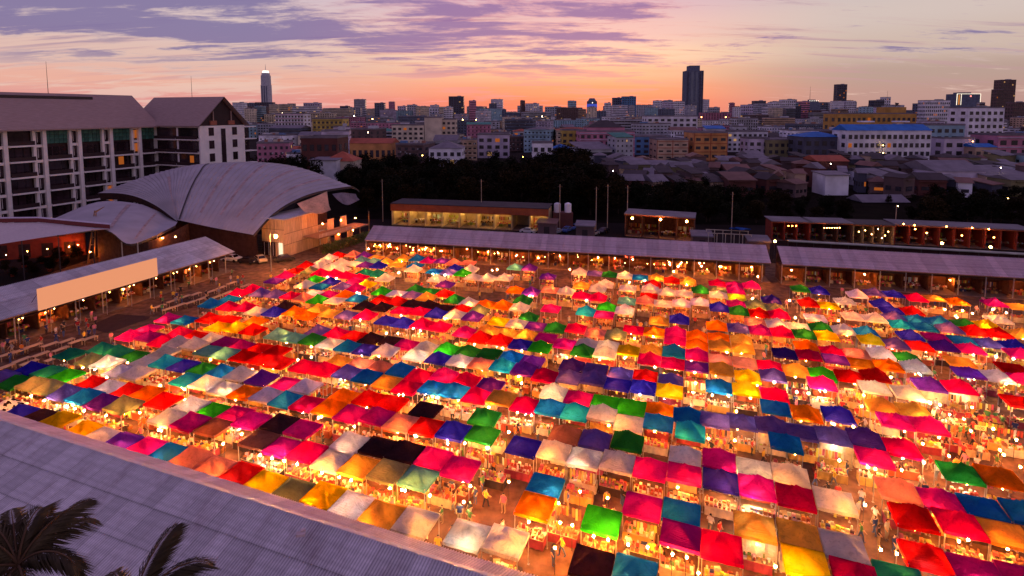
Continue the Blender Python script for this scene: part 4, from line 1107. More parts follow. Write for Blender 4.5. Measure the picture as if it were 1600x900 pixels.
RM = {k: mat('roof_' + k, v, .8, .2, .3, rand=.12) for k, v in ROOFC.items()}
def unitbox():
    mb = MB(); mb.box((0, 0, 0), (1, 1, 1)); return mb.mesh('window')
ME_UNIT = unitbox()
def roof_mesh(kind, w, d, h, o=.5):
    mb = MB(); x, y = w / 2 + o, d / 2 + o
    if kind == 'flat':
        x, y = w / 2 + .15, d / 2 + .15
        mb.box((0, 0, .15), (2 * x, 2 * y, .3))
        for c, s in (((0, -y + .1, .65), (2 * x, .2, .7)), ((0, y - .1, .65), (2 * x, .2, .7)), ((-x + .1, 0, .65), (.2, 2 * y - .4, .7)), ((x - .1, 0, .65), (.2, 2 * y - .4, .7))): mb.box(c, s)
    elif kind == 'gable':
        mb.add([(-x, -y, 0), (x, -y, 0), (x, y, 0), (-x, y, 0), (-x, 0, h), (x, 0, h)], [(0, 1, 5, 4), (2, 3, 4, 5), (1, 2, 5), (3, 0, 4), (3, 2, 1, 0)])
    elif kind == 'gable_y':
        mb.add([(-x, -y, 0), (x, -y, 0), (x, y, 0), (-x, y, 0), (0, -y, h), (0, y, h)], [(0, 4, 5, 3), (4, 1, 2, 5), (0, 1, 4), (2, 3, 5), (3, 2, 1, 0)])
    elif kind == 'hip':
        k = min(x, y) * .95; mb.add([(-x, -y, 0), (x, -y, 0), (x, y, 0), (-x, y, 0), (-x + k, 0, h), (x - k, 0, h)], [(0, 1, 5, 4), (2, 3, 4, 5), (1, 2, 5), (3, 0, 4), (3, 2, 1, 0)])
    elif kind == 'shed':
        mb.add([(-x, -y, 0), (x, -y, 0), (x, y, h), (-x, y, h), (-x, -y, -.3), (x, -y, -.3), (x, y, h - .3), (-x, y, h - .3)], [(0, 1, 2, 3), (7, 6, 5, 4), (0, 4, 5, 1), (1, 5, 6, 2), (2, 6, 7, 3), (3, 7, 4, 0)])
    return mb
PLACED = []
def clutter(t, W, D, H): pass
def building(x0, x1, ytop, Y, wall, label, roof='flat', roofc='concrete', rows=0, cols=0, deep=None, rz=None, name='city_building', cat='building', rise=3.0, bands=None, frames=None, group=None, lit=.025, ww=.55, wh=.5, joined=False, ground=0.0, extra=None):
    a = at_y((x0 + x1) / 2, ytop, Y)
    W = (x1 - x0) / FPX * Y * 1.0; H = a.z; D = deep or max(6, min(W, 22))
    rz = 0.0 if rz is None else rz
    if rz: W = max(3, W - abs(math.sin(rz)) * D * .6)
    t = thing(name, (a.x, Y + D / 2, 0), rz, label, cat, group)
    PLACED.append((a.x, Y, W))
    mb = MB(); mb.box((0, 0, H / 2), (W, D, H)); build(mb, 'wall', WM[wall], t)
    if roof != 'none':
        ro = build(roof_mesh(roof, W, D, rise), 'roof', RM[roofc], t); ro.location = (0, 0, H + .01)
    r = random.Random(int(x0 * 31 + ytop * 7 + Y))
    if rows and cols:
        fh = H / max(rows + .35, 1)
        if joined:
            mb = MB()
            for j in range(rows):
                for i in range(cols):
                    mb.mi = 1 if r.random() < lit else 0
                    mb.box((-W / 2 + W * (i + .5) / cols, -D / 2, fh * (j + .6)), (W / cols * ww, .3, fh * wh))
            for sx in (-1, 1):
                for j in range(rows):
                    for i in range(max(2, cols // 2)):
                        mb.mi = 1 if r.random() < lit * .6 else 0
                        mb.box((sx * W / 2, -D / 2 + D * (i + .5) / max(2, cols // 2), fh * (j + .6)), (.3, D / max(2, cols // 2) * ww, fh * wh))
            o = build(mb, 'windows', [M_WIN, r.choice((G_WINDOW, G_WINDOW2))], t); o['kind'] = 'stuff'
        else:
            for j in range(rows):
                for i in range(cols):
                    o = obj('window', ME_UNIT, (r.choice((G_WINDOW, G_WINDOW2)) if r.random() < lit else M_WIN), t, (-W / 2 + W * (i + .5) / cols, -D / 2, fh * (j + .6)), objmat=True)
                    o.scale = (W / cols * ww, .3, fh * wh)
            for sx in (-1, 1):
                n = 2
                mb = MB()
                for j in range(rows):
                    for i in range(n): mb.box((sx * W / 2, -D / 2 + D * (i + .5) / n, fh * (j + .6)), (.3, D / n * .4, fh * wh))
                o = build(mb, 'side_windows', M_WIN, t); o['kind'] = 'stuff'
        if bands:
            for j in range(rows + 1):
                mb = MB(); mb.box((0, -D / 2 - .25, fh * (j + .12)), (W + .1, .6, .45)); build(mb, 'floor_band', WM[bands], t)
        if frames:
            for j in range(rows + 1):
                mb = MB(); mb.box((0, -D / 2 - .1, fh * (j + .1) + .1), (W + .2, .3, .35)); build(mb, 'frame_beam', RM[frames], t)
            for i in range(0, cols + 1, 2):
                mb = MB(); mb.box((-W / 2 + W * i / cols, -D / 2 - .12, H / 2), (.35, .3, H)); build(mb, 'frame_post', RM[frames], t)
    if joined and rows and r.random() < .55:
        mb = MB(); fh = H / max(rows + .35, 1)
        for j in range(rows + 1): mb.box((0, -D / 2 - .35, fh * (j + .2)), (W * r.choice((1.0, .6)), .9, .3))
        o = build(mb, 'ledges', WM[wall], t); o['kind'] = 'stuff'
    if extra: extra(t, W, D, H)
    elif roof == 'flat' and rows: clutter(t, W, D, H)
    return t
def tank_roof(t, W, D, H):
    mb = MB(); mb.box((W * .2, 0, H + 1.6), (W * .25, D * .4, 2.6)); build(mb, 'stair_tower', WM['grey'], t)

# ---- landmark towers on the skyline
def spire_tower():
    Y = 3300; a = at_y(415, 113, Y); W = 14 / FPX * Y; H = a.z
    t = thing('skyscraper', (a.x, Y, 0), 0, 'tall pale tower with a glowing white crown and needle spire', 'skyscraper')
    mb = MB()
    ch = W * .24
    P = lambda s: [(-W / 2 * s + ch * s, -W / 2 * s), (W / 2 * s - ch * s, -W / 2 * s), (W / 2 * s, -W / 2 * s + ch * s), (W / 2 * s, W / 2 * s - ch * s), (W / 2 * s - ch * s, W / 2 * s), (-W / 2 * s + ch * s, W / 2 * s), (-W / 2 * s, W / 2 * s - ch * s), (-W / 2 * s, -W / 2 * s + ch * s)]
    def prism(s0, z0, s1, z1):
        A, B = P(s0), P(s1); mb.add([(x, y, z0) for x, y in A] + [(x, y, z1) for x, y in B], [(i, (i + 1) % 8, 8 + (i + 1) % 8, 8 + i) for i in range(8)] + [tuple(range(8, 16))])
    prism(1.0, 0, 1.0, H * .72); prism(.93, H * .72, .9, H * .93); prism(.78, H * .93, .74, H * .985)
    build(mb, 'shaft', WM['grey'], t)
    mb = MB(); prism_h = H * .985
    mb2 = MB(); mb2.tube((0, 0, prism_h), (0, 0, prism_h + 13), W * .36, W * .30, 10); build(mb2, 'crown', glow('white_crown', (1, .86, .72), 2.2), t)
    mb2 = MB(); mb2.tube((0, 0, prism_h + 13), (0, 0, prism_h + 52), 2.2, .5, 6); build(mb2, 'spire', WM['grey'], t)
    for i in range(3):
        mb2 = MB(); mb2.box((-W * .25 + W * .25 * i, -W / 2 - .5, H * .42), (W * .10, 2, H * .55)); build(mb2, 'window_strip', WM['slate'], t)
spire_tower()
def slab_tower():
    Y = 2100; a = at_y(1083, 111, Y); W = 26 / FPX * Y; H = a.z
    t = thing('skyscraper', (a.x, Y, 0), 0, 'tallest dark slate tower standing alone right of centre skyline', 'skyscraper')
    mb = MB(); mb.box((0, 0, H / 2), (W, W * .8, H)); build(mb, 'shaft', WM['slate'], t)
    top = at_y(1083, 103, Y).z
    mb = MB(); mb.box((0, 0, (H + top) / 2), (W * .6, W * .6, top - H)); build(mb, 'penthouse', WM['slate'], t)
    for x, w in ((-.42, .1), (-.16, .16), (.1, .12), (.3, .10), (.44, .06)):
        mb = MB(); mb.box((W * x, -W * .4, H * .5), (W * w, 1.2, H * .96)); build(mb, 'window_strip', mat('tower_glass', (.16, .19, .26), .2, .15, .02) if x in (-.16, .1) else WM['dark'], t)
slab_tower()
def lit_frame_tower():
    Y = 1700; a = at_y(1505, 147, Y); W = 36 / FPX * Y; H = a.z
    t = thing('office_tower', (a.x, Y, 0), 0, 'dark office block outlined by a glowing white light frame', 'skyscraper')
    mb = MB(); mb.box((0, 0, H / 2), (W, W * .6, H)); build(mb, 'shaft', WM['slate'], t)
    mb = MB(); mb.box((-W * .05, 0, H + 2.5), (W * .45, W * .4, 5)); build(mb, 'penthouse', WM['slate'], t)
    g = glow('white_outline', (1, .85, .65), 2.0)
    for c, d in (((0, -W * .3, H), (W + 1, 1, .9)), ((-W / 2, -W * .3, H - 17), (.9, 1, 34)), ((W / 2, -W * .3, H - 14), (.9, 1, 28)), ((-W * .32, -W * .3, H - 17), (.8, 1, 34))):
        mb = MB(); mb.box(c, d); build(mb, 'light_strip', g, t)
    mb = MB(); mb.box((W * .08, -W * .3, H - 7), (4, 1, 4)); build(mb, 'logo_light', glow('red_logo', (1, .25, .2), 2.5), t)
    mb = MB(); mb.box((-W * .41, -W * .3 - .3, H - 18), (4, .6, 30)); build(mb, 'lit_stair', glow('amber_strip', (1, .35, .08), .6), t)
lit_frame_tower()
def crowned_tower():
    Y = 1900; a = at_y(925, 158, Y); W = 16 / FPX * Y; H = a.z
    t = thing('office_tower', (a.x, Y, 0), 0, 'round-topped blue-lit tower on the skyline right of the orange glow', 'skyscraper')
    mb = MB(); mb.tube((0, 0, 0), (0, 0, H), W / 2, W / 2, 12); mb.tube((0, 0, H), (0, 0, H + 10), W * .42, W * .25, 12); build(mb, 'shaft', WM['slate'], t)
    mb = MB(); mb.tube((0, 0, H - 26), (0, 0, H - 10), W * .505, W * .505, 12, False); build(mb, 'lit_band', glow('blue_glow', (.10, .14, .8), .55), t)
    mb = MB(); mb.ball((-1, -W * .5, H - 6), 1.8); build(mb, 'beacon', glow('white_crown', (1, .86, .72), 2.2), t)
crowned_tower()
def spiked_tower():
    Y = 1800; a = at_y(1268, 158, Y); W = 18 / FPX * Y; H = a.z
    t = thing('office_tower', (a.x, Y, 0), 0, 'stepped grey tower with lit crown points and mast right of centre', 'skyscraper')
    mb = MB(); mb.box((0, 0, H * .45), (W, W, H * .9)); mb.box((0, 0, H * .95), (W * .8, W * .8, H * .1)); mb.box((0, 0, H + 2.5), (W * .45, W * .45, 5)); build(mb, 'shaft', WM['slate'], t)
    mb = MB(); mb.tube((-W * .15, 0, H), (-W * .15, 0, H + 48), .8, .25); build(mb, 'mast', WM['dark'], t)
    for i in range(5):
        mb = MB(); mb.ball((-W * .36 + W * .18 * i, -W * .41, H + .8), 1.2); build(mb, 'crown_lamp', glow('white_crown', (1, .86, .72), 2.2), t)
spiked_tower()

SKY = [  # x0,x1,ytop,Y,wall,rows,cols,label
 (372, 400, 161, 2800, 'slate', 9, 8, 'dark wide block left of the spired tower foot'), (398, 427, 160, 2700, 'dark', 9, 8, 'dark podium block at the foot of the spired tower'),
 (449, 459, 162, 2300, 'slate', 9, 3, 'slim grey tower right of the spired tower'), (474, 499, 161, 1700, 'lavender', 8, 7, 'lavender stepped block with flat top on left skyline'),
 (531, 544, 166, 1800, 'dark', 7, 4, 'small dark block on skyline left of centre'), (545, 563, 168, 1900, 'grey', 7, 5, 'grey block beside a small dark one, left skyline'),
 (585, 600, 161, 1800, 'slate', 10, 4, 'rounded slate tower on left-centre skyline'), (603, 612, 170, 2000, 'grey', 6, 3, 'short grey tower right of a rounded slate one'),
 (621, 634, 166, 1700, 'lavender', 8, 4, 'narrow lavender tower left of the dark slab'), (636, 650, 164, 1600, 'grey', 8, 4, 'grey tower with rooftop box left of the dark slab'),
 (650, 692, 169, 1500, 'white', 6, 10, 'long white block stepping down before the dark slab'), (701, 724, 151, 1500, 'dark', 14, 6, 'broad dark slab tower left of the orange horizon'),
 (743, 757, 173, 1700, 'grey', 5, 4, 'low rounded grey block right of the dark slab'), (764, 776, 162, 1900, 'slate', 9, 4, 'slim slate tower right of the dark slab'),
 (778, 791, 171, 1800, 'slate', 6, 4, 'stubby slate block right of a slim one'), (852, 877, 167, 1700, 'grey', 7, 7, 'square grey block against the orange horizon'),
 (944, 958, 166, 1800, 'slate', 6, 4, 'sloping slate block left of twin towers'), (958, 972, 153, 1800, 'slate', 11, 4, 'left slate half of the twin towers'),
 (973, 994, 151, 1750, 'blue', 11, 6, 'blue glazed half of the twin towers'), (1005, 1010, 177, 2200, 'grey', 4, 2, 'tiny far tower right of the twin towers'),
 (1044, 1058, 162, 1900, 'dark', 8, 5, 'dark block left of the tallest slate tower'), (1057, 1067, 172, 1850, 'dark', 6, 4, 'lower dark step beside the tallest slate tower'),
 (1110, 1125, 168, 1700, 'grey', 6, 5, 'small grey block right of the tallest tower'), (1162, 1180, 164, 1500, 'lavender', 6, 6, 'lavender block with open roof frame right of centre'),
 (1180, 1197, 158, 1500, 'dark', 8, 5, 'dark stepped tower right of centre'), (1197, 1243, 167, 1300, 'white', 6, 14, 'long white block below the stepped white towers'),
 (1206, 1225, 160, 1350, 'white', 8, 6, 'white tower with stepped roof, left of its twin'), (1224, 1243, 156, 1360, 'white', 9, 6, 'white tower with rooftop box, right of its twin'),
 (1243, 1252, 166, 1500, 'dark', 6, 3, 'thin dark block left of the crowned grey tower'), (1282, 1292, 160, 1800, 'slate', 8, 4, 'slate tower right of the crowned grey tower'),
 (1294, 1305, 160, 1800, 'grey', 8, 4, 'greenish grey tower left of the tall dark slab'), (1309, 1324, 132, 1900, 'dark', 16, 5, 'tall dark slab tower on right skyline'),
 (1324, 1330, 157, 2000, 'grey', 8, 2, 'thin pale tower hugging the tall dark slab'), (1366, 1382, 157, 1400, 'dark', 9, 6, 'dark cube-topped block behind the ochre building'),
 (1382, 1392, 152, 1450, 'white', 10, 3, 'slim white tower behind the ochre building'), (1435, 1448, 162, 1500, 'slate', 8, 5, 'slate tower right of the rooftop dish'),
 (1447, 1485, 157, 1100, 'white', 7, 12, 'stepped white apartment block left of light-framed tower'), (1558, 1568, 140, 1400, 'brown', 12, 4, 'lower brown step of the right-hand tower'),
 (1565, 1588, 125, 1420, 'brown', 16, 7, 'tall brown tower near the right edge'), (1584, 1606, 160, 1300, 'brown', 6, 7, 'low brown block at the right edge skyline')]
for x0, x1, yt, Y, w, rr, cc, lab in SKY:
    building(x0, x1, yt, Y, w, lab, rows=rr, cols=cc, joined=True, name='city_tower', cat='tower', group='towers on the skyline', lit=.04, extra=tank_roof if (x1 - x0) > 12 else clutter)

# ---- middle distance buildings that can be told apart
building(430, 474, 178, 620, 'white', 'white and pink banded apartment block left of the yellow building', rows=7, cols=9, bands='pink')
building(488, 535, 186, 560, 'yellow', 'yellow gridded building with a roof garden left of centre', rows=5, cols=7, bands='olive')
building(612, 662, 196, 470, 'cream', 'cream flat block with dark window strips left of the tall cream wall', rows=5, cols=6)
building(663, 690, 184, 470, 'cream', 'blank tall cream end wall left of centre', rows=0)
building(690, 712, 187, 475, 'cream', 'narrow cream block with balconies beside the blank cream wall', rows=6, cols=3)
building(470, 527, 216, 262, 'brick', 'dark brick low-rise behind the vaulted roof', rows=3, cols=5, lit=0)
building(484, 525, 250, 240, 'white', 'white house wall before the orange tiled roof', 'shed', 'metal', rows=0, rise=.5)
building(505, 552, 252, 246, 'cream', 'house with an orange-red tiled hip roof near the dark trees', 'hip', 'red', rows=1, cols=4, rise=4, name='house', cat='house')
building(540, 612, 224, 360, 'orange', 'long orange house with red roof left of centre', 'gable', 'red', rows=1, cols=8, rise=3, name='house', cat='house')
building(670, 722, 232, 330, 'white', 'white house with a lavender hip roof amid the trees', 'hip', 'metal', rows=2, cols=5, rise=4, name='house', cat='house')
building(746, 796, 211, 390, 'lavender', 'lavender three-storey building left of the dark trees', rows=3, cols=4)
building(832, 864, 224, 350, 'white', 'small white house by the edge of the dark trees', rows=2, cols=3, name='house', cat='house')
building(878, 906, 204, 400, 'yellow', 'yellow wing beside the pink building', rows=4, cols=3)
building(906, 992, 206, 375, 'pink', 'broad pink building with arcaded windows near centre', rows=4, cols=9, bands='lavender')
building(918, 976, 199, 392, 'pink', 'dark hipped roof pavilion on top of the pink building', 'hip', 'dark', rise=5, rows=0)
building(1011, 1090, 182, 590, 'white', 'wide white five-storey building below the tall slate tower', rows=5, cols=8)
building(992, 1040, 214, 420, 'blue', 'low blue building between the pink one and the cream one', rows=3, cols=4)
building(1027, 1076, 219, 365, 'tan', 'cream building with red-brown frames left of the orange one', rows=3, cols=4, frames='red', wh=.25)
building(1085, 1137, 208, 365, 'orange', 'orange building gridded with dark red frames', rows=3, cols=4, frames='red', wh=.35)
building(1137, 1200, 206, 450, 'white', 'white terrace of flats right of the orange building', rows=4, cols=8)
building(1170, 1202, 217, 360, 'lavender', 'lavender block in front of the white terrace', rows=3, cols=3)
building(1200, 1256, 219, 355, 'olive', 'olive three-storey block left of the blue hip roof', rows=3, cols=6)
building(1258, 1320, 214, 335, 'dark', 'dark house under a bright blue hip roof', 'hip', 'blue', rows=3, cols=5, rise=3)
def dish(t, W, D, H):
    mb = MB(); mb.box((W * .28, 0, H + 3.2), (W * .28, D * .5, 6.4)); build(mb, 'penthouse', WM['ochre'], t)
    mb = MB(); mb.tube((W * .33, 0, H + 6.4), (W * .33, 0, H + 9), .2); mb.tube((W * .33, -.3, H + 9), (W * .36, -1.6, H + 10), 2.0, .3, 10); build(mb, 'satellite_dish', M_DARKSTEEL, t)
    for x, h in ((-.02, 9), (.22, 22)):
        mb = MB(); mb.tube((W * x, 0, H), (W * x, 0, H + h), .16, .08); build(mb, 'antenna', M_DARKSTEEL, t)
building(1308, 1432, 178, 510, 'ochre', 'ochre apartment block with a rooftop satellite dish', rows=4, cols=16, extra=dish, lit=.04)
def blue_top(t, W, D, H):
    for x in (-.15, .28):
        mb = MB(); mb.box((W * x, D * .2, H + 5.2), (W * .16, D * .3, .8)); build(mb, 'roof_monitor', WM['white'], t)
building(1325, 1456, 204, 325, 'white', 'white school-like block under a long bright blue roof', 'gable', 'blue', rows=4, cols=15, rise=3.6, deep=16, lit=.03, ww=.6, extra=blue_top)
building(1452, 1508, 196, 345, 'cyan', 'pale cyan block right of the blue-roofed one', rows=5, cols=5)
building(1514, 1570, 169, 470, 'white', 'tall white and yellow flats near the right edge', rows=6, cols=6)
building(1476, 1524, 217, 330, 'lavender', 'small lavender white block at right with few windows', rows=3, cols=3)
building(1524, 1558, 230, 322, 'tan', 'short peach house beside the lavender white block', 'gable', 'blue', rows=2, cols=3, rise=2, name='house', cat='house')
building(1560, 1612, 212, 326, 'pink', 'pink balconied block at the right edge', rows=3, cols=3, bands='lavender')
building(1290, 1327, 273, 214, 'white', 'small white windowless tower-like house above the right trees', 'shed', 'metal', rise=.6, rows=0, name='house', cat='house')
building(1278, 1326, 252, 258, 'brick', 'low house with dark red roof at right', 'gable', 'red', rise=2.4, rows=1, cols=4, name='house', cat='house')
building(1462, 1540, 268, 236, 'lavender', 'big white-walled shed with a broad grey gable roof', 'gable', 'metal', rise=4, deep=24, rows=0, name='shed', cat='shed')
building(1540, 1620, 274, 232, 'tan', 'peach low shed with lavender roof at the right edge', 'shed', 'metal', rise=2.4, rows=0, name='shed', cat='shed')
building(1348, 1420, 316, 196, 'dark', 'open shed with bright white gable roof among right trees', 'gable', 'metal', rise=2.2, deep=9, rows=0, name='shed', cat='shed')
def small_houses():
    r = random.Random(4); L = []
    for Y, ya, n in ((292, 246, 26), (272, 252, 26), (254, 259, 26), (238, 266, 25), (224, 274, 24), (212, 282, 22)):
        x = 925 + r.uniform(0, 20) if Y > 240 else 960 + r.uniform(0, 20)
        while x < 1620:
            w = r.uniform(16, 44)
            blocked = any(abs((x + w / 2 - 800) / FPX * Y - a_) < (wd + w / FPX * Y) * .5 and abs(Y - b_) < 14 for a_, b_, wd in PLACED)
            if not blocked and r.random() < .86: L.append((x, x + w, ya + r.uniform(-5, 7), Y * r.uniform(.98, 1.02), r.choice(['gable', 'gable_y', 'shed', 'hip', 'gable', 'shed']), r.choice(['metal', 'metal', 'rust', 'dark', 'rust', 'dark', 'dark', 'rust', 'metal', 'dark']), r.choice(['brown', 'brick', 'white', 'brown', 'dark', 'brick', 'dark', 'olive', 'brown', 'tan'])))
            x += w * r.uniform(.9, 1.25)
    k = {}
    for it in L: k.setdefault((it[6], it[5], it[4]), []).append(it)
    for (wl, rc, ro), l in k.items():
        l.sort()
        for i, (x0, x1, yt, Y, ro_, rc_, wl_) in enumerate(l):
            lab = 'small %s house under a %s %s roof behind the tree belt' % (wl, rc, {'gable': 'gabled', 'gable_y': 'end-gabled', 'shed': 'sloping', 'hip': 'hipped'}[ro])
            if len(l) > 1: lab += ', %s from left' % ORD[i]
            building(x0, x1, yt, Y, wl, lab, ro, rc, rows=1, cols=r.choice((1, 2, 3)), deep=r.uniform(7, 12), rz=r.uniform(-.5, .5), name='house', cat='house', rise=r.uniform(1.2, 2.6), joined=True, group='packed small houses behind the trees', lit=.06, wh=.3)
small_houses()

# ---- the rest of the city: rows of lesser blocks, each its own building
ROOFKIT = []
for q in range(6):
    rq = random.Random(q + 60); mb = MB()
    for _ in range(7):
        x, y = rq.uniform(-.42, .42), rq.uniform(-.42, .42); mb.col = (*rq.choice(((.5, .5, .55), (.3, .28, .3), (.6, .5, .4), (.12, .12, .14), (.1, .2, .4), (.35, .15, .1))), 1)
        if rq.random() < .35: mb.tube((x * 10, y * 10, 0), (x * 10, y * 10, rq.uniform(1, 2.2)), .6, .6, 8)
        else: mb.box((x * 10, y * 10, rq.uniform(.5, 1.2)), (rq.uniform(.6, 3), rq.uniform(.6, 2.5), rq.uniform(1, 2.4)))
    mb.col = (.1, .1, .1, 1); mb.tube((2, 2, 0), (2, 2, rq.uniform(3, 6)), .1, .05, 5)
    ROOFKIT.append(mb.mesh('rooftop_clutter', False, True)); ROOFKIT[-1].materials.append(M_TINT)
def clutter(t, W, D, H):
    o = obj('rooftop_clutter', random.choice(ROOFKIT), None, t, (0, 0, H + .3)); o['kind'] = 'stuff'; o.scale = (W / 11, D / 11, 1)
    mb = MB(); rq = random.Random(int(H * 100)); mb.col = (.55, .55, .58, 1)
    for _ in range(int(W / 2.2)): mb.box((rq.uniform(-W * .46, W * .46), -D / 2 - .3, rq.uniform(1.5, H - 1)), (.8, .5, .6))
    if mb.v: o = build(mb, 'air_conditioners', M_TINT, t, tint=True); o['kind'] = 'stuff'
def filler():
    r = random.Random(21)
    rows_ = [(300, 40, 218, 248), (360, 40, 205, 234), (440, 42, 198, 224), (540, 44, 192, 214), (680, 46, 185, 206), (880, 48, 181, 199), (1150, 50, 174, 192), (1500, 54, 166, 186), (2000, 56, 163, 182)]
    items = []
    for Y, n, ya, yb in rows_:
        xs = -20.0
        while xs < 1620:
            w = r.uniform(.6, 1.6) * 1660 / n
            yt_ = r.uniform(ya, yb); w_ = w * r.uniform(.82, 1.0)
            if Y > 1000 and r.random() < .45: yt_ = ya - r.uniform(0, 9); w_ = w * r.uniform(.3, .55)
            items.append((xs, xs + w_, yt_, Y * r.uniform(.94, 1.06))); xs += w_ * 1.12 if w_ < w * .7 else w
    k = {}
    for x0, x1, yt, Y in items:
        c = (x0 + x1) / 2; X = (c - 800) / FPX * Y
        if x1 < 380 + 40 and Y < 600: continue       # behind the hotel
        if x1 < 372: continue
        if any(abs(X - a) < (w + (x1 - x0) / FPX * Y) / 2 * .9 and abs(Y - b) < 26 for a, b, w in PLACED): continue
        if Y < 330 and 540 < c < 960: continue
        z = at_y(c, yt, Y).z
        if z < 3.5: continue
        near = Y < 620
        wall = r.choice(['white', 'white', 'cream', 'lavender', 'grey', 'tan', 'white', 'cyan', 'grey', 'pink', 'cream', 'slate', 'brown'])
        if near and r.random() < .45: roof, rc, nm = r.choice(['gable', 'hip', 'shed']), r.choice(['red', 'metal', 'rust', 'dark', 'metal', 'blue', 'green']), 'house'
        else: roof, rc, nm = 'flat', 'concrete', 'city_building'
        band = 'far' if Y > 1300 else 'distant' if Y > 800 else 'middle-distance' if Y > 420 else 'nearer'
        key = (wall, rc if roof != 'flat' else 'flat', band); k.setdefault(key, []).append((x0, x1, yt, Y, roof, nm))
    for (wall, rc, band), l in k.items():
        l.sort()
        for i, (x0, x1, yt, Y, roof, nm) in enumerate(l):
            z = at_y(x0, yt, Y).z; W = (x1 - x0) / FPX * Y
            lab = '%s %s %s%s' % (band, wall, 'house with %s %s roof' % (rc, roof) if roof != 'flat' else 'flat-roofed block', ', %s from left of its kind in the city' % ordn(i) if len(l) > 1 else ' among the city blocks')
            t = building(x0, x1, yt, Y, wall, lab, roof, rc if roof != 'flat' else 'concrete', rows=max(1, int(z / 3.4)) if z < 40 else 10, cols=max(2, min(12, int(W / r.uniform(2.6, 5)))), joined=True, ww=r.choice((.3, .45, .6, .97)), wh=r.uniform(.28, .6), name=nm, cat='house' if nm == 'house' else 'building',
                         group='lesser city buildings', rise=r.uniform(1.8, 3.6), rz=r.uniform(-.3, .3), lit=.035, extra=(tank_roof if r.random() < .35 else clutter) if roof == 'flat' else None)
filler()

# ---- lamps out in the city
CL = [(432, 178, 700, 'w'), (441, 177, 700, 'w'), (448, 178, 700, 'w'), (723, 187, 560, 'y'), (744, 187, 600, 'y'), (847, 182, 700, 'w'), (1096, 183, 600, 'o'), (1134, 183, 600, 'o'), (575, 207, 400, 'w'), (660, 243, 290, 'y'),
      (817, 245, 270, 'o'), (958, 267, 235, 'w'), (1078, 244, 330, 'w'), (1132, 273, 230, 'w'), (1380, 227, 323, 'y'), (1380, 239, 323, 'y'), (1298, 256, 255, 'w'), (1418, 284, 225, 'y'), (1449, 290, 222, 'y'), (1403, 322, 178, 'y'),
      (1564, 262, 236, 'w'), (1575, 310, 190, 'y'), (1320, 218, 332, 'o'), (1520, 221, 328, 'o'), (1285, 283, 226, 'w'), (553, 181, 640, 'w'), (582, 186, 600, 'y')]
gl = {'w': glow('city_lamp_white', (1, .75, .5), 26), 'y': glow('city_lamp_yellow', (1, .62, .16), 30), 'o': glow('city_lamp_orange', (1, .36, .08), 30)}
for i, (x, y, Y, k) in enumerate(CL):
    p = at_y(x, y, Y)
    t = thing('street_lamp', (p.x, p.y, 0), 0, '%s street light out in the city, %s from the left' % ({'w': 'white', 'y': 'yellow', 'o': 'orange'}[k], ordn(sorted(c[0] * 1000 + c[1] for c in CL if c[3] == k).index(x * 1000 + y))), 'street lamp', 'street lights in the city')
    mb = MB(); mb.tube((0, .3, 0), (0, .3, max(.5, p.z)), .12, .08); build(mb, 'pole', M_DARKSTEEL, t)
    r_ = Y / 850 * .75; mb = MB(); mb.ball((0, 0, p.z), r_, 6, 4); build(mb, 'lamp_head', gl[k], t)

# ================================================================== TREES
M_LEAF = [mat('foliage_%d' % i, c, .8, .5, .6, rand=.3, spec=.03) for i, c in enumerate(((.018, .014, .007), (.026, .017, .007), (.014, .015, .008)))]
M_BARK = mat('bark', (.05, .03, .02), .9, .3, 3)
def crown_mesh(seed, h=12.0, w=9.0, n=2200):
    r = random.Random(seed); mb = MB(); blobs = []
    for i in range(11):
        a = r.uniform(0, 6.28); d = r.uniform(0, w * .34); blobs.append((d * math.cos(a), d * math.sin(a), h * r.uniform(.25, .95), r.uniform(1.6, 3.0)))
    for i in range(n):
        bx, by, bz, br = r.choice(blobs); d = Vector((r.gauss(0, 1), r.gauss(0, 1), r.gauss(0, .8))).normalized() * br * r.uniform(.6, 1.08)
        c = Vector((bx, by, bz)) + d
        a = Vector((r.uniform(-1, 1), r.uniform(-1, 1), r.uniform(-.6, .6))).normalized() * r.uniform(.28, .5); b = a.cross(Vector((r.uniform(-1, 1), r.uniform(-1, 1), r.uniform(-1, 1)))).normalized() * r.uniform(.14, .26)
        mb.add([c - a, c + b, c + a, c - b], [(0, 1, 2, 3)])
    return mb.mesh('crown'), blobs
def trunk_mesh(blobs, h):
    mb = MB(); mb.tube((0, 0, 0), (.1, .1, h * .5), .32, .2, 8)
    for b in blobs[:7]: mb.tube((.1, .1, h * .42), (b[0], b[1], b[2]), .14, .04, 5)
    return mb.mesh('trunk')
TREEM = []
for i in range(5):
    cm, bl = crown_mesh(40 + i); TREEM.append((cm, trunk_mesh(bl, 12.0)))
for _, tm in TREEM: tm.materials.append(M_BARK)
def tree(p, s, i, lab, grp):
    t = thing('broadleaf_tree', (p[0], p[1], 0), random.uniform(0, 6.28), lab, 'tree', grp)
    a = obj('crown', TREEM[i % 5][0], M_LEAF[i % 3], t, objmat=True); b = obj('trunk', TREEM[i % 5][1], None, t); a.scale = b.scale = (s * random.uniform(1.1, 1.45), s * random.uniform(1.1, 1.45), s * random.uniform(.9, 1.08))
    return t
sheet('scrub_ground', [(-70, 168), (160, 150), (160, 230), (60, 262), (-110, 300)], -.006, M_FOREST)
TP = []
r_ = random.Random(9)
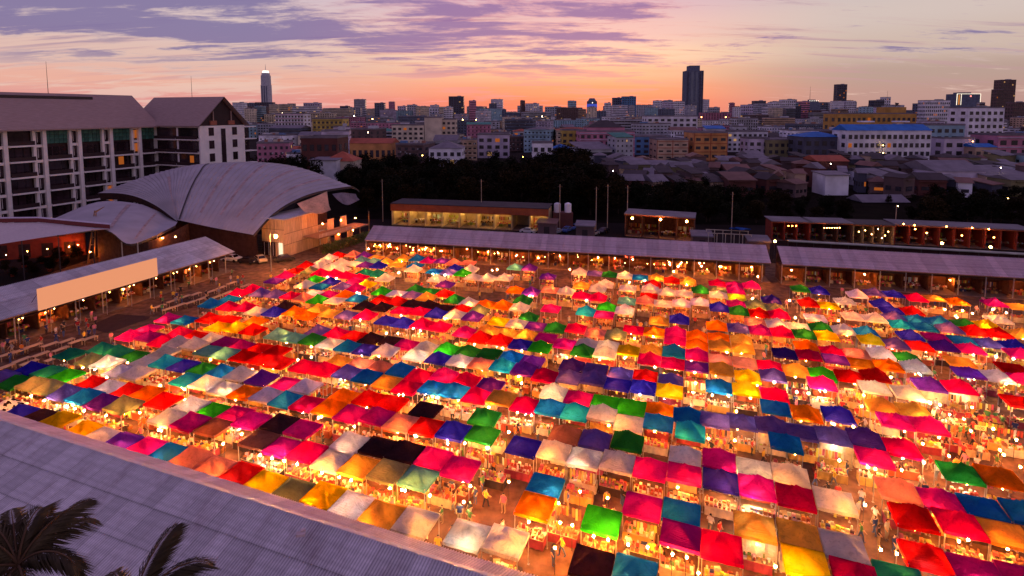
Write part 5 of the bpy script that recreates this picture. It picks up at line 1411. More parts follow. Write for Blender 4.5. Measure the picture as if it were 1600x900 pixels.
def tops(x):   # tree-top line read from the photograph
    P = [(500, 268), (560, 246), (620, 238), (700, 246), (760, 248), (830, 240), (880, 226), (930, 240), (965, 262), (1010, 276), (1080, 268), (1140, 278), (1200, 282), (1260, 288), (1310, 294), (1360, 302), (1420, 290), (1470, 278), (1540, 282), (1620, 274)]
    for (a, b), (c, d) in zip(P, P[1:]):
        if a <= x <= c: return b + (d - b) * (x - a) / (c - a)
    return 280
for row, (Ya, dy) in enumerate(((262, -2), (248, 0), (234, 6), (220, 12), (206, 20), (192, 30), (180, 40), (168, 50), (158, 58))):
    x = 520 + row * 9
    while x < 1640:
        Y = Ya * r_.uniform(.96, 1.04)
        if not (Y > 212 and x > 1190) and not (Y > 232 and x > 930) and not (Y < 172 and x < 1000):
            yt = tops(x) + dy * r_.uniform(.6, 1.3) * (1 if x < 940 else .42) + r_.uniform(0, 8)
            z = at_y(x, yt, Y).z
            if z > 2.2 and not (Y < 190 and 1345 < x < 1425): TP.append((x, Y, min(18, max(z, 3.0))))
        x += r_.uniform(26, 40) * 200 / Ya
TP.sort()
for i, (x, Y, z) in enumerate(TP):
    q = at_y(x, 300, Y); tree((q.x, q.y), z / 12.4, i, 'dark leafy tree behind the market, %s from the left in the tree belt' % ordn(i), 'dark tree belt behind the market')
CT = [(488, 214, 520, 7), (520, 208, 420, 8), (690, 214, 400, 9), (1000, 206, 500, 10), (1016, 233, 300, 8), (818, 200, 600, 10), (770, 226, 330, 9), (1290, 236, 290, 7), (1345, 240, 280, 7), (1452, 210, 450, 9), (740, 178, 800, 14), (930, 184, 760, 12), (1190, 196, 620, 11),
      (395, 238, 200, 15), (415, 230, 225, 13), (448, 232, 235, 13), (482, 240, 228, 12), (430, 235, 215, 15), (465, 236, 225, 14), (560, 228, 300, 9), (605, 236, 290, 10), (640, 236, 300, 9), (1060, 196, 700, 10), (1260, 196, 560, 10), (800, 190, 700, 11)]
for i, (x, y, Y, hh) in enumerate(CT):
    q = at_y(x, y, Y); tree((q.x, q.y), hh / 12, i + 2, 'dark tree standing among the city houses, %s from the left' % ordn(sorted(c[0] for c in CT).index(x)), 'trees among the city houses')
# ================================================================== REAR BUILDINGS BEHIND THE ARCADE
M_TERRA = mat('terracotta_fascia', (.34, .085, .035), .8, .2, .5)
M_YWALL = mat('yellow_cream_wall', (.60, .42, .22), .8, .15, .8)
def open_hall(label, pl, pr, Yl, Yr, z_top, fascia, wall, n, lamps, glowmat, roofm=None, deep=8.0, dark=(), zin=None, name='open_hall'):
    a = at_y(pl, 300, Yl); b = at_y(pr, 300, Yr); a.z = b.z = 0
    L = (b - a).length; ang = math.atan2(b.y - a.y, b.x - a.x)
    t = thing(name, (a.x, a.y, 0), ang, label, 'building')
    def P(c, d, nm, m): mb = MB(); mb.box(c, d); return build(mb, nm, m, t)
    P((L / 2, deep / 2, z_top - .1), (L + .6, deep + 1, .2), 'roof', roofm or RM['dark'])
    P((L / 2, -.3, z_top - .2 - fascia / 2), (L + .6, .2, fascia), 'fascia', M_TERRA)
    P((L / 2, deep - .2, z_top / 2 - .15), (L, .2, z_top - .5), 'back_wall', wall)
    P((L / 2, deep / 2, .05), (L, deep, .1), 'floor', M_FLOOR)
    for i in range(n + 1):
        P((L * i / n, deep * .5, z_top / 2 - .15), (.25, deep * .8, z_top - .5), 'partition', wall)
        P((L * i / n, .1, z_top / 2 - .15), (.3, .3, z_top - .5), 'post', wall)
    for i in range(n):
        if i in dark: continue
        for k in range(lamps):
            x = L * (i + (k + .5) / lamps) / n
            mb = MB(); mb.tube((x - .5, deep * .35, z_top - fascia - .1), (x + .5, deep * .35, z_top - fascia - .1), .08, .08, 6); build(mb, 'tube_lamp', glowmat, t)
        g = obj('shop_stock', GOODS[(i * 5 + n) % len(GOODS)], None, t, (L * (i + .5) / n, deep * .45, .1)); g['kind'] = 'stuff'; g.scale = (L / n / 2.6, 1.5, 1.3)
    return t
open_hall('bright shop row with terracotta fascia and yellow-green interiors behind the arcade', 612, 856, 157, 148, 6.6, 2.0, M_YWALL, 9, 2, G_GREENISH, dark=(7,))
t = open_hall('pavilion with three orange lamps behind the rear arcade', 978, 1086, 143, 137, 6.2, .3, M_WALLDK, 4, 0, G_DIM, RM['metal'], deep=7)
for px, py in ((988, 341), (1032, 343), (1073, 346)):
    q = at_y(px, py, 138); mbk = MB(); mbk.ball((0, 0, 0), .3, 8, 5); o = obj('lamp', mbk.mesh('lamp', True), glow('pavilion_lamp', (1, .34, .06), 130), t)
    bpy.context.view_layer.update(); o.matrix_local = t.matrix_world.inverted() @ Matrix.Translation(q)
def lamps_on(t, L, g, r=.22, cat_='lamp'):
    bpy.context.view_layer.update()
    for px, py, Y in L:
        q = at_y(px, py, Y); mbk = MB(); mbk.ball((0, 0, 0), r, 8, 5); o = obj(cat_, mbk.mesh('lamp', True), g, t); o.matrix_local = t.matrix_world.inverted() @ Matrix.Translation(q)
M_REDWALL = mat('red_painted_wall', (.28, .04, .02), .8, .2, .8)
t = open_hall('red-walled bar with glowing orange back wall behind right arcade', 1209, 1268, 138, 136.5, 5.2, .25, M_REDWALL, 3, 0, G_DIM, RM['metal'], deep=6)
lamps_on(t, [(1232 + 6 * i, 353, 133.5) for i in range(3)], glow('bar_orange', (1, .2, .03), 40), .16)
t = open_hall('dark bar with a string of small lights behind right arcade', 1269, 1334, 136.5, 135, 5.2, .25, M_WALLDK, 3, 0, G_DIM, RM['metal'], deep=6)
lamps_on(t, [(1288 + 4 * i, 356, 132.5) for i in range(7)], glow('string_orange', (1, .4, .1), 60), .09)
t = open_hall('bottle-lined bar sparkling with warm lights behind right arcade', 1337, 1400, 135, 133.5, 5.0, .25, mat('bar_ochre_wall', (.4, .26, .12), .8, .5, 2), 4, 0, G_DIM, RM['dark'], deep=6)
lamps_on(t, [(1342, 362, 132), (1352, 360, 132), (1362, 366, 132), (1372, 358, 132), (1383, 368, 132), (1388, 362, 132), (1378, 372, 132)], glow('bar_gold', (1, .5, .14), 38), .12)
t = open_hall('long low red-lit bar with scattered round lamps at right rear', 1402, 1620, 134, 127, 5.2, .3, M_REDWALL, 9, 0, G_DIM, RM['metal'], deep=6)
lamps_on(t, [(1412, 350, 131.5), (1429, 352, 131), (1448, 364, 130.5), (1479, 354, 130), (1519, 356, 129), (1503, 368, 129.5), (1545, 358, 128), (1553, 371, 127.5), (1430, 358, 131)], glow('bar_amber', (1, .33, .06), 45), .16)
for x, y in ((1472, 380), (1548, 386), (1211, 377)):
    p = at_y(x, y, 119.5); s = thing('street_lamp', (p.x, p.y, 0), 0, 'orange lamp on a short pole behind the right rear roof, near x%s bar front' % {1472: ' the middle', 1548: ' the right', 1211: ' the left'}[x], 'lamp')
    s['label'] = {1472: 'orange pole lamp behind the middle of the right rear roof', 1548: 'orange pole lamp behind the right end of the rear roof', 1211: 'orange pole lamp in the gap between the rear arcades'}[x]
    mb = MB(); mb.tube((0, .2, 0), (0, .2, p.z), .06); build(mb, 'pole', M_DARKSTEEL, s); mb = MB(); mb.ball((0, 0, p.z), .26, 8, 5); build(mb, 'lamp_head', glow('pavilion_lamp', (1, .34, .06), 130), s)
# low flat strip roofs behind the right arcade
def strip_roof():
    a = at_z(1232, 376, 5.0); b = at_z(1640, 399, 5.0); L = (b - a).length; ang = math.atan2(b.y - a.y, b.x - a.x)
    t = thing('long_shed', (a.x, a.y, 0), ang, 'long dark shed edged with a pale strip roof behind right arcade', 'building')
    mb = MB(); mb.box((L / 2, .4, 4.9), (L, 1.3, .2)); build(mb, 'roof', mat('pale_green_strip', (.36, .36, .30), .8, .3, .4), t)
    mb = MB(); mb.box((L / 2, .6, 2.4), (L - .2, .5, 4.6)); build(mb, 'wall', M_UNDER, t)
    for i in range(14):
        mb = MB(); mb.box((L * (i + .5) / 14, -.1, 3.2), (.12, .12, 3.0)); build(mb, 'post', M_DARKSTEEL, t)
strip_roof()
# small stepped kiosk roofs, water tanks, blue tarpaulin, scaffold frame
def kiosk(px, py, Y, w, d, h, roofc, lab):
    p = at_y(px, py, Y); p.z = 0
    t = thing('kiosk', p, -TH2, lab, 'kiosk')
    mb = MB(); mb.box((0, 0, h / 2), (w, d, h)); build(mb, 'wall', WM['brown'], t)
    ro = build(roof_mesh('shed', w, d, .5, .3), 'roof', roofc, t); ro.location = (0, 0, h + .31)
    mb = MB(); mb.box((0, -d / 2 - .02, h * .4), (w * .3, .08, h * .75)); build(mb, 'door', M_DARKSTEEL, t)
kiosk(915, 355, 140, 4.6, 4, 3.6, RM['metal'], 'small grey-roofed kiosk among parked cars behind the arcade')
kiosk(856, 355, 146, 5, 4, 3.0, RM['rust'], 'small orange-roofed kiosk right of the bright shop row')
kiosk(1096, 366, 130, 4.5, 4, 3.2, RM['metal'], 'blue-grey roofed kiosk right of the pavilion')
kiosk(1184, 372, 124, 4.5, 4, 3.4, RM['metal'], 'pale roofed kiosk near the gap between rear arcades')
t = thing('water_tanks_stand', (at_y(879, 345, 152).x, 152, 0), 0, 'dark stand carrying two pale round water tanks before the trees', 'water tank stand')
mb = MB(); mb.box((0, 0, 2.4), (5.5, 3.5, 4.8)); build(mb, 'stand', WM['brick'], t)
for x in (-1.5, 1.5):
    mb = MB(); mb.tube((x, 0, 4.8), (x, 0, 7.2), .95, .95, 14); mb.tube((x, 0, 7.2), (x, 0, 7.5), .95, .3, 14); build(mb, 'tank', WM['white'], t)
p = at_y(1156, 356, 128)
mb = MB(); mb.grid([[Vector((-2.2 + 4.4 * i / 8, -1.5 + 3 * j / 4, .3 * math.sin(i * 1.1 + j) - .1 * j)) for i in range(9)] for j in range(5)])
o = build(mb, 'blue_tarpaulin', cloth('tarp_blue', (.04, .12, .45), .2), None, True, loc=p, rz=-.2); tag(o, 'rumpled blue tarpaulin on a frame near the rear arcade end', 'tarpaulin')
t = thing('scaffold', (at_y(1135, 372, 126).x, 126, 0), -TH2, 'bare timber frame of posts and beams under the blue tarpaulin', 'frame')
for i in range(6):
    for y in (0, 4):
        mb = MB(); mb.box((-4 + 1.9 * i, y, 2.2), (.14, .14, 4.4)); build(mb, 'post', M_CREAM, t)
for y in (0, 4):
    mb = MB(); mb.box((.75, y, 4.45), (9.8, .14, .14)); build(mb, 'beam', M_CREAM, t)
# tall thin poles before the tree belt
for i, (x, y0, y1, Y) in enumerate(((752, 280, 330, 158), (597, 280, 322, 162), (932, 292, 340, 150), (950, 288, 340, 150), (981, 290, 345, 148), (875, 288, 312, 150), (1145, 300, 355, 140), (1401, 320, 345, 145))):
    p = at_y(x, y0, Y); t = thing('utility_pole', (p.x, p.y, 0), 0, 'thin pale utility pole before the dark trees, %s from the left' % ORD[sorted((752, 597, 932, 950, 981, 875, 1145, 1401)).index(x)], 'pole', 'utility poles before the trees')
    mb = MB(); mb.tube((0, 0, 0), (0, 0, p.z), .14, .09, 6); build(mb, 'pole_shaft', WM['tan'], t); mb = MB(); mb.box((0, 0, p.z - .6), (1.4, .1, .12)); build(mb, 'crossarm', M_DARKSTEEL, t)

# ================================================================== CARS
def car_proto():
    prof = [(-2.15, .35), (-2.2, .75), (-1.95, .95), (-1.35, 1.02), (-.75, 1.45), (.75, 1.48), (1.35, 1.05), (2.05, .92), (2.2, .6), (2.15, .35)]
    mb = MB(); n = len(prof)
    def hw(x, z): return .86 if z < 1.1 else .66
    L_ = [(x, -hw(x, z), z) for x, z in prof]; R_ = [(x, hw(x, z), z) for x, z in prof]
    mb.add(L_ + R_, [(i, i + 1, n + i + 1, n + i) for i in range(n - 1)] + [tuple(range(n))[::-1], tuple(range(n, 2 * n)), (n - 1, 0, n, 2 * n - 1)])
    body = mb.mesh('body')
    mb = MB()
    for s in (-1, 1):
        y0, y1 = .80 * s, .685 * s
        mb.add([(-1.2, y0 + .07 * s, 1.06), (1.2, y0 + .07 * s, 1.08), (.72, y1 + .0 * s + .02 * s, 1.4), (-.7, y1 + .02 * s, 1.4)], [(0, 1, 2, 3)])
    mb.add([(-1.36, -.72, 1.05), (-1.36, .72, 1.05), (-.8, .6, 1.44), (-.8, -.6, 1.44)], [(0, 1, 2, 3)]); mb.add([(1.37, -.72, 1.07), (1.37, .72, 1.07), (.79, .6, 1.49), (.79, -.6, 1.49)], [(3, 2, 1, 0)])
    glass = mb.mesh('windows')
    mb = MB(); mb.tube((0, -.11, 0), (0, .11, 0), .33, .33, 12); wheel = mb.mesh('wheel')
    mb = MB(); mb.box((0, 0, 0), (.08, .36, .16)); hl = mb.mesh('headlight'); return body, glass, wheel, hl
CB, CG, CW, CH = car_proto()
CG.materials.append(M_GLASSDK); CW.materials.append(mat('tyre', (.02, .02, .02), .8)); 
M_HL = mat('headlight_glass', (.7, .6, .5), .2)
CARP = {'white': mat('paint_white', (.7, .66, .66), .3, .03, 1, spec=.5), 'black': mat('paint_black', (.03, .025, .03), .25, .03, 1, spec=.5), 'tan': mat('paint_tan', (.55, .40, .22), .3, .03, 1, spec=.5), 'silver': mat('paint_silver', (.45, .45, .5), .3, .03, 1, metal=.3), 'blue': mat('paint_blue', (.08, .14, .4), .3, .03, 1), 'red': mat('paint_red', (.4, .04, .03), .3, .03, 1)}
CARS = [(362, 408, 'white', .1, 'white car parked by the left arcade end'), (388, 411, 'black', .05, 'dark car parked between the white and tan cars'), (407, 409, 'tan', -.5, 'tan car at the foot of the street lamp'), (444, 408, 'black', .9, 'dark car in front of the clad hall corner'),
        (825, 364, 'white', 0, 'white car parked before the bright shop row'), (869, 365, 'silver', 1.2, 'silver car parked behind the arcade, left of the kiosk'), (886, 362, 'blue', 1.4, 'blue car parked beside a silver one behind the arcade'), (926, 368, 'silver', 1.2, 'silver car right of the grey-roofed kiosk'), (943, 364, 'black', 1.3, 'black car behind the arcade roof left of the pavilion'), (900, 358, 'blue', 1.1, 'dark blue car close to the grey-roofed kiosk'), (612, 366, 'red', .2, 'red car at the left of the bright shop row')]
for x, y, c, rz, lab in CARS:
    p = at_z(x, y, 0); t = thing('parked_car', (p.x, p.y, 0), rz - TH, lab, 'car', 'parked cars')
    obj('body', CB, CARP[c], t, objmat=True); obj('windows', CG, None, t)
    for a in (-1.35, 1.35):
        for b in (-.8, .8): obj('wheel', CW, None, t, (a, b, .33))
    for b in (-.6, .6): obj('headlight', CH, M_HL, t, (2.15, b, .68), objmat=True)

# ================================================================== OUTDOOR TABLES at the left
M_TAB = mat('pine_table', (.62, .38, .2), .6, .25, 2, rand=.15, stretch=(1, 8, 1))
M_STOOL = mat('stool', (.16, .08, .05), .7, .2, 2)
def ftable():
    mb = MB(); mb.box((0, 0, .74), (1.9, .8, .06)); top = mb.mesh('table_top'); mb = MB(); mb.box((0, 0, .36), (.07, .07, .71)); lg = mb.mesh('leg')
    mb = MB(); mb.box((0, 0, .43), (.36, .36, .05)); 
    for a in (-.14, .14):
        for b in (-.14, .14): mb.box((a, b, .2), (.04, .04, .41))
    return top, lg, mb.mesh('seat')
FT, FL, FS = ftable(); FT.materials.append(M_TAB); FL.materials.append(M_TAB); FS.materials.append(M_STOOL)
TABP = [(12, 553), (8, 573), (52, 540), (64, 553), (12, 535), (104, 532), (78, 538), (95, 545), (120, 533), (34, 562), (290, 463), (306, 459), (270, 470), (282, 476), (264, 482), (316, 466), (330, 455), (346, 449), (362, 442), (372, 455), (340, 463), (322, 473), (140, 528), (30, 548), (84, 560), (46, 566), (250, 478), (298, 472), (356, 457), (384, 446)]
for i, (x, y) in enumerate(TABP):
    p = at_z(x, y, .74); rk = sorted(v[0] * 1000 + v[1] for v in TABP).index(x * 1000 + y)
    t = thing('dining_table', (p.x, p.y, 0), rzL + .05 * math.sin(i * 3), 'bare wooden dining table outside the left arcade, %s from left' % ordn(rk), 'table', 'wooden tables outside the left arcade')
    obj('table_top', FT, None, t)
    for a in (-.85, .85):
        for b in (-.3, .3): obj('leg', FL, None, t, (a, b, 0))
    for j, (a, b) in enumerate(((-.5, -.75), (.5, -.75), (-.5, .75), (.5, .75))):
        q = Vector((a, b, 0)); q.rotate(Matrix.Rotation(rzL, 3, 'Z'))
        o = obj('stool', FS, None, None, (p.x + q.x, p.y + q.y, 0), rzL + j); tag(o, 'dark stool at the %s corner of the dining table %s from left' % (('arcade-side near', 'arcade-side far', 'market-side near', 'market-side far')[(j + 2) % 4], ordn(rk)), 'stool', 'stools outside the left arcade')
# dark rug-like mat area before the left arcade
pp = [at_z(*q, 0) for q in ((133, 512), (183, 491), (235, 495), (232, 499), (168, 521))]
o = sheet('dark_stage', pp, .06, mat('dark_decking', (.045, .018, .016), .9, .2, 1))

# ================================================================== PEOPLE
def person_mesh(pose):
    me = bpy.data.meshes.new('body')
    V = {'pelvis': (0, 0, .93, .15), 'waist': (0, .01, 1.08, .13), 'chest': (0, .01, 1.3, .16), 'neck': (0, .0, 1.47, .06), 'head': (0, -.02, 1.60, .10), 'crown': (0, -.01, 1.70, .075)}
    E = [('pelvis', 'waist'), ('waist', 'chest'), ('chest', 'neck'), ('neck', 'head'), ('head', 'crown')]
    st = {'stand': (.02, -.02, 0), 'walk': (.22, -.22, .12), 'sit': (0, 0, 0)}[pose]
    for k, s in enumerate((-1, 1)):
        f = st[k]
        V['sh%d' % k] = (s * .19, .01, 1.40, .07); V['el%d' % k] = (s * .25, .03 - f * .6, 1.14, .05); V['wr%d' % k] = (s * .24, -.14 - f * .8, .95, .038); V['ha%d' % k] = (s * .235, -.19 - f * .9, .88, .034)
        E += [('chest', 'sh%d' % k), ('sh%d' % k, 'el%d' % k), ('el%d' % k, 'wr%d' % k), ('wr%d' % k, 'ha%d' % k)]
        if pose == 'sit':
            V['kn%d' % k] = (s * .12, -.42, .5 + .43, .075); V['an%d' % k] = (s * .12, -.44, .52, .05); V['to%d' % k] = (s * .12, -.6, .47, .04)
        else:
            V['kn%d' % k] = (s * .11, -.02 - f * .6, .5, .07); V['an%d' % k] = (s * .11, .04 - f, .09 + (.05 if f < 0 and pose == 'walk' else 0), .048); V['to%d' % k] = (s * .115, -.12 - f, .045, .04)
        V['hp%d' % k] = (s * .1, 0, .86, .11); E += [('pelvis', 'hp%d' % k), ('hp%d' % k, 'kn%d' % k), ('kn%d' % k, 'an%d' % k), ('an%d' % k, 'to%d' % k)]
    names = list(V); me.from_pydata([V[n][:3] for n in names], [(names.index(a), names.index(b)) for a, b in E], [])
    ob = bpy.data.objects.new('tmp', me); COL.objects.link(ob)
    sk = ob.modifiers.new('skin', 'SKIN'); ss = ob.modifiers.new('sub', 'SUBSURF'); ss.levels = 1; ss.render_levels = 1
    for i, n in enumerate(names):
        sv = me.skin_vertices[0].data[i]; rr = V[n][3]; sv.radius = (rr * (1.25 if n in ('chest', 'waist', 'pelvis') else 1), rr * (.8 if n in ('chest', 'waist', 'pelvis') else 1)); sv.use_root = (n == 'pelvis')
    bpy.context.view_layer.update()
    out = bpy.data.meshes.new_from_object(ob.evaluated_get(bpy.context.evaluated_depsgraph_get())); bpy.data.objects.remove(ob)
    dz = -.47 if pose == 'sit' else 0
    for v in out.vertices: v.co.z += 0 if pose != 'sit' else -.47
    for f in out.polygons:
        c = f.center; z = c.z - dz
        if z > 1.45: f.material_index = 3 if (z > 1.64 or (c.y > .02 and z > 1.5)) else 0
        elif abs(c.x) > .2 and z < 1.18: f.material_index = 0
        elif z > .94 or (abs(c.x) > .21): f.material_index = 1
        else: f.material_index = 2
    for f in out.polygons: f.use_smooth = True
    return out
PM = [person_mesh('stand'), person_mesh('walk')]
SKIN = [mat('skin_%d' % i, c, .6, .05) for i, c in enumerate(((.52, .32, .2), (.42, .24, .14)))]
HAIRM = mat('dark_hair', (.015, .01, .008), .5, .1)
SH = {'white': (.75, .72, .68), 'black': (.03, .03, .035), 'red': (.5, .03, .03), 'navy': (.03, .05, .18), 'grey': (.3, .3, .32), 'yellow': (.75, .5, .05), 'pink': (.7, .2, .3), 'green': (.08, .25, .08), 'orange': (.7, .22, .03)}
TR = {'dark': (.03, .03, .04), 'blue': (.06, .1, .25), 'tan': (.4, .28, .16), 'grey': (.18, .18, .2)}
SHM = {k: mat('shirt_' + k, v, .8, .1) for k, v in SH.items()}; TRM = {k: mat('trousers_' + k, v, .8, .1) for k, v in TR.items()}
r_ = random.Random(77); placed = []
cand = 0
while len(placed) < 300 and cand < 16000:
    cand += 1
    if r_.random() < .5: x, y = r_.uniform(380, 1590), r_.uniform(560, 890)
    else: x, y = r_.uniform(30, 1590), r_.uniform(430, 700)
    p = at_z(x, y, 0); q = np.array([p.x, p.y])
    d = np.abs((PW - q) @ np.stack([am, bm_], 1))
    inside = ((d[:, 0] < SZ / 2 + .25) & (d[:, 1] < SZ / 2 + .55)).any()
    near_any = (np.hypot(*(PW - q).T) < 6).any()
    if inside or not near_any: continue
    if any((a - q[0]) ** 2 + (b - q[1]) ** 2 < .5 for a, b in placed): continue
    if (Vector((q[0], q[1], 0)) - at_z(400, 767, 4.0)).dot(BX) < 1.0: continue
    placed.append((q[0], q[1]))
    j = int(np.argmin(np.hypot(*(PW - q).T))); sh = r_.choice(list(SH)); tr = r_.choice(list(TR)); k = r_.randrange(2)
    o = obj('person', PM[k], [r_.choice(SKIN), SHM[sh], TRM[tr], HAIRM], None, (q[0], q[1], 0), r_.uniform(0, 6.28), objmat=True)
    s = r_.uniform(.93, 1.06); o.scale = (s, s, s)
    w = 'person in %s top and %s trousers %s by the %s' % (sh, tr, ('standing', 'walking')[k], TW[j].split(' between ')[0].split(' right of')[0].split(' left of')[0].split(' behind')[0].split(' before')[0].split(' in ')[0])
    w += ' ' + ' '.join(TW[j].split(' in ')[-1].split()[:2]) + ' rows'
    w = ' '.join(w.split()[:15]); n = LABELS.get(w, 0)
    while n and LABELS.get(w + ', ' + ORD[n], 0): n += 1
    tag(o, w if not n else w + ', ' + ORD[n], 'person', 'people strolling through the market')

# more people around the tables at the left
for i in range(46):
    x, y = (r_.uniform(2, 150), 0) if i < 24 else (r_.uniform(225, 385), 0)
    y = (575 - .29 * x - r_.uniform(0, 34)) if i < 24 else (500 - .27 * (x - 225) - r_.uniform(2, 30))
    q = at_z(x, y, 0); sh = r_.choice(list(SH)); tr = r_.choice(list(TR))
    if min((a - q.x) ** 2 + (b - q.y) ** 2 for a, b in placed) < .6: continue
    placed.append((q.x, q.y))
    o = obj('person', PM[i % 2], [r_.choice(SKIN), SHM[sh], TRM[tr], HAIRM], None, (q.x, q.y, 0), r_.uniform(0, 6.28), objmat=True)
    w = 'person in %s top and %s trousers by the %s left arcade tables' % (sh, tr, 'near' if i < 24 else 'far'); n = LABELS.get(w, 0)
    while n and LABELS.get(w + ', ' + ORD[n], 0): n += 1
    tag(o, w if not n else w + ', ' + ORD[n], 'person', 'people by the left arcade')
# ================================================================== SMALL SIGNS in the market
p = at_y(1532, 671, at_z(1532, 690, 0).y)
s = thing('price_sign', (p.x, p.y, p.z), -TH, 'small cream price sign reading 100 above the orange lit stalls', 'sign')
mb = MB(); mb.box((0, .03, .14), (.95, .04, .46)); build(mb, 'board', mat('cream_board', (.8, .65, .35), .6, .05), s)
o = obj('lettering', text_mesh('100', .42, .01), mat('ink_brown', (.15, .04, .02), .7, .05), s); o.rotation_euler = (R(90), 0, 0)
mb = MB(); mb.box((0, .06, -1.2), (.05, .05, 2.3)); build(mb, 'post', M_STEEL, s)
# extra low stalls standing in the open aisles
xs_ = [(190, 642, 0), (150, 640, 1), (235, 655, 2), (60, 622, 3), (110, 635, 4), (350, 690, 5), (560, 670, 6), (530, 665, 7), (480, 650, 8), (610, 755, 9), (655, 760, 10), (690, 772, 11), (745, 700, 0), (770, 690, 1), (800, 660, 2), (770, 745, 3), (880, 830, 4), (860, 800, 5), (905, 770, 6), (950, 850, 7), (1000, 815, 8), (1010, 860, 9), (1060, 870, 10), (1130, 880, 11), (880, 730, 0), (940, 740, 1), (1030, 755, 2), (1080, 765, 3), (1130, 700, 4), (1170, 690, 5), (1300, 735, 6), (1350, 735, 7), (1400, 720, 8), (1430, 690, 9), (1480, 690, 10), (1520, 700, 11), (1560, 690, 0), (1590, 700, 1), (1490, 660, 2), (1540, 655, 3), (1490, 640, 4), (1560, 640, 5), (1090, 600, 6), (1085, 620, 7), (1120, 625, 8), (1240, 620, 9), (1270, 615, 10), (1330, 625, 11), (1360, 640, 0), (500, 505, 1), (450, 505, 2), (420, 500, 3), (560, 505, 4), (700, 520, 5), (720, 510, 6), (1440, 830, 7), (1540, 850, 8), (1390, 800, 9), (640, 680, 10), (590, 680, 11), (800, 610, 0), (840, 605, 1), (770, 525, 2), (1290, 500, 3), (300, 545, 4), (270, 540, 5), (200, 585, 6), (240, 595, 7), (275, 600, 8)]
cnt = 0
for x, y, k in xs_:
    p = at_z(x, y, .8); q = np.array([p.x, p.y]); d = np.abs((PW - q) @ np.stack([am, bm_], 1))
    if ((d[:, 0] < 1.6) & (d[:, 1] < 1.2)).any(): continue
    j = int(np.argmin(np.hypot(*(PW - q).T))); cnt += 1
    w = 'open-air goods table beside the ' + TW[j]
    w = ' '.join(w.split()[:15]).rstrip(','); nn = LABELS.get(w, 0)
    while nn and LABELS.get(w + ', ' + ORD[nn], 0): nn += 1
    if nn: w = ' '.join(w.split()[:15]) + ', ' + ORD[nn]
    t = thing('open_stall', (q[0], q[1], 0), tent_rot(q), w, 'stall table', 'open-air goods tables in the aisles')
    obj('table_top', ME_TTOP, M_TTOP, t, objmat=True); obj('cloth', ME_SKIRT, CLOTHM[k % 6], t, objmat=True)
    for a in (-1.1, 1.1): obj('leg', ME_TLEG, None, t, (a, .42, 0))
    g = obj('goods', GOODS[k], None, t); g['kind'] = 'stuff'

# ================================================================== GARDEN behind the left arcade
gp = [(20, 432), (52, 428), (78, 424), (102, 418), (38, 418), (120, 405), (66, 412), (8, 425), (90, 408)]
for i, (x, y) in enumerate(gp):
    q = at_z(x, y, 0); t = thing('garden_shrub', (q.x, q.y, 0), i, 'dark potted shrub in the garden behind the left arcade, %s from left' % ORD[sorted(g[0] for g in gp).index(x)], 'shrub', 'shrubs behind the left arcade')
    a = obj('foliage', TREEM[i % 5][0], M_LEAF[i % 3], t, objmat=True); b = obj('stem', TREEM[i % 5][1], None, t); s_ = .16 + .05 * (i % 3); a.scale = b.scale = (s_ * 1.3, s_ * 1.3, s_)
    if i % 2 == 0: mb = MB(); mb.tube((0, 0, 0), (0, 0, .5), .3, .42, 10); build(mb, 'pot', M_REDWALL, t)
a_ = at_z(-60, 410, 0); b_ = at_z(135, 398, 0); Lw = (b_ - a_).length
t = thing('garden_wall', (a_.x, a_.y, 0), math.atan2((b_ - a_).y, (b_ - a_).x), 'dark red garden wall under the pale flat canopy at far left', 'wall')
mb = MB(); mb.box((Lw / 2, 0, 2.6), (Lw, .25, 5.2)); build(mb, 'wall_body', M_REDWALL, t)
for i in range(5):
    mb = MB(); mb.box((Lw * (i + .7) / 5.4, -.16, 1.8), (2.2, .1, 3.0)); build(mb, 'doorway', M_UNDER, t)
for x, y, g in ((45, 396, G_DIM), (76, 392, G_DIM), (12, 402, G_DIM), (110, 388, G_ORANGE)):  # lamps added to warm the dark garden corner
    q = at_z(x, y + 14, 0); s_ = thing('added_garden_lamp', (q.x, q.y, 0), 0, 'added small orange lamp in the garden behind the left arcade, %s from left' % ORD[sorted((45, 76, 12, 110)).index(x)], 'lamp', 'added garden lamps')
    mb = MB(); mb.tube((0, 0, 0), (0, 0, 2.6), .04, .03); build(mb, 'pole', M_DARKSTEEL, s_); bulb_part(s_, (0, -.15, 2.5), g)
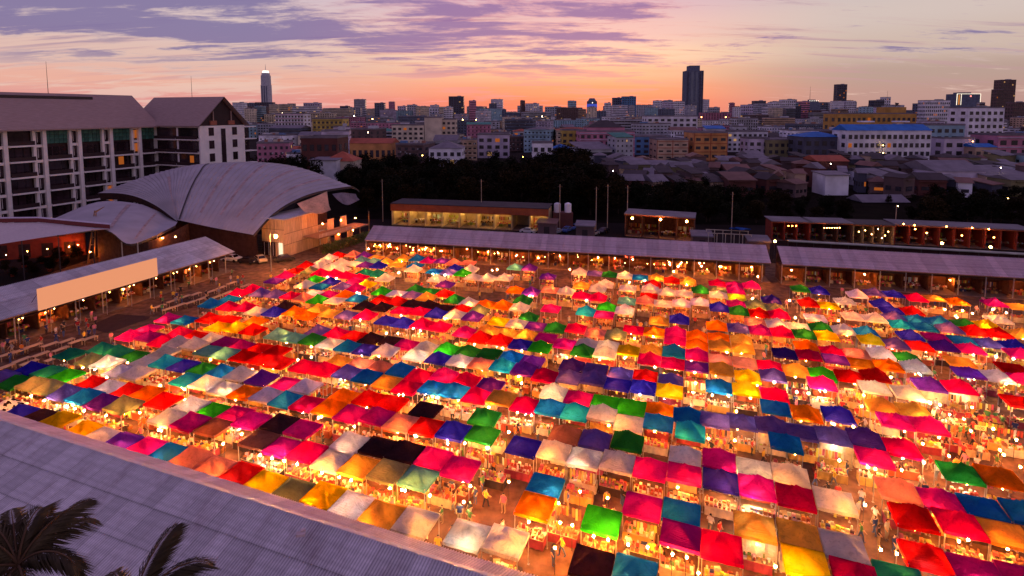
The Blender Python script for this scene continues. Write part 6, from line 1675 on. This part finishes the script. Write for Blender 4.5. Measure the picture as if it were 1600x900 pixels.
# ================================================================== PALMS in the near corner
M_FROND = mat('palm_leaf', (.060, .040, .018), .6, .5, 2, rand=.3, spec=.2); M_RACHIS = mat('palm_rachis', (.10, .05, .025), .7, .2)
def frond_mesh(seed, L=3.4, droop=1.0):
    r = random.Random(seed); mb = MB(); n = 22; mid = []
    for i in range(n + 1):
        f = i / n; a = f * droop * 1.9
        mid.append(Vector((0, L * (math.sin(a) / (droop * 1.9) if droop else f), L * ((math.cos(a) - 1) / (droop * 1.9)) * .85 + .3 * f)))
    mb.mi = 1
    for i in range(n): mb.tube(mid[i], mid[i + 1], .035 * (1 - i / n) + .008, .035 * (1 - (i + 1) / n) + .006, 5, False)
    mb.mi = 0
    for i in range(2, n):
        for q in range(4):
            f = (i + q / 4) / n; c = mid[i] + (mid[min(i + 1, n)] - mid[i]) * (q / 4); tdir = (mid[min(i + 1, n)] - mid[i]).normalized()
            for s in (-1, 1):
                ll = (.25 + .75 * math.sin(math.pi * min(1, f * 1.05)) ** .7) * .82 * r.uniform(.85, 1.1)
                out = (Vector((s, 0, 0)) * .8 + tdir * .65 + Vector((0, 0, -.55 + r.uniform(-.35, .3)))).normalized(); tip = c + out * ll + Vector((0, 0, -.42 * ll)); mid_ = c + out * ll * .5 + tdir * .022
                w = tdir * .036
                mb.add([c - w, mid_ + w * .4, tip, c + out * ll * .5 - w], [(0, 3, 2, 1)])
    return mb.mesh('frond')
FR = [frond_mesh(i, 3.1 + .25 * i, (.75, 1.0, 1.25)[i]) for i in range(3)]
for m_ in FR: m_.materials.append(M_FROND); m_.materials.append(M_RACHIS)
def palm(px, py, Y, lab, angs, s=1.0):
    c = at_y(px, py, Y); t = thing('palm_tree', (c.x, c.y, 0), 0, lab, 'palm tree')
    mb = MB(); mb.tube((0, 0, 0), (0, 0, c.z), .22, .16, 10); build(mb, 'trunk', M_BARK, t)
    for i, (az, tilt, k) in enumerate(angs):
        f = obj('frond', FR[k], None, t, (0, 0, c.z)); f.rotation_euler = (tilt, 0, az); f.scale = (s, s, s)
palm(28, 885, 15, 'dark palm crown filling the lower left corner of the foreground', [(a * .63 + .2, .5 + .35 * math.sin(a * 2.1), a % 3) for a in range(15)] + [(.8, .9, 0), (-.2, .8, 1), (1.9, 1.2, 0), (1.2, 1.1, 1), (-.6, 1.0, 0), (-1.6, .8, 2), (.3, 1.2, 2)], .84)
palm(205, 960, 17, 'palm with two upright fronds below the near metal roof', [(-.25, 1.25, 0), (-.9, .95, 1), (.9, .7, 1), (2.4, .5, 2), (-2.2, .5, 0), (3.4, .4, 1), (-1.5, .5, 2), (1.6, .6, 0)], 1.05)
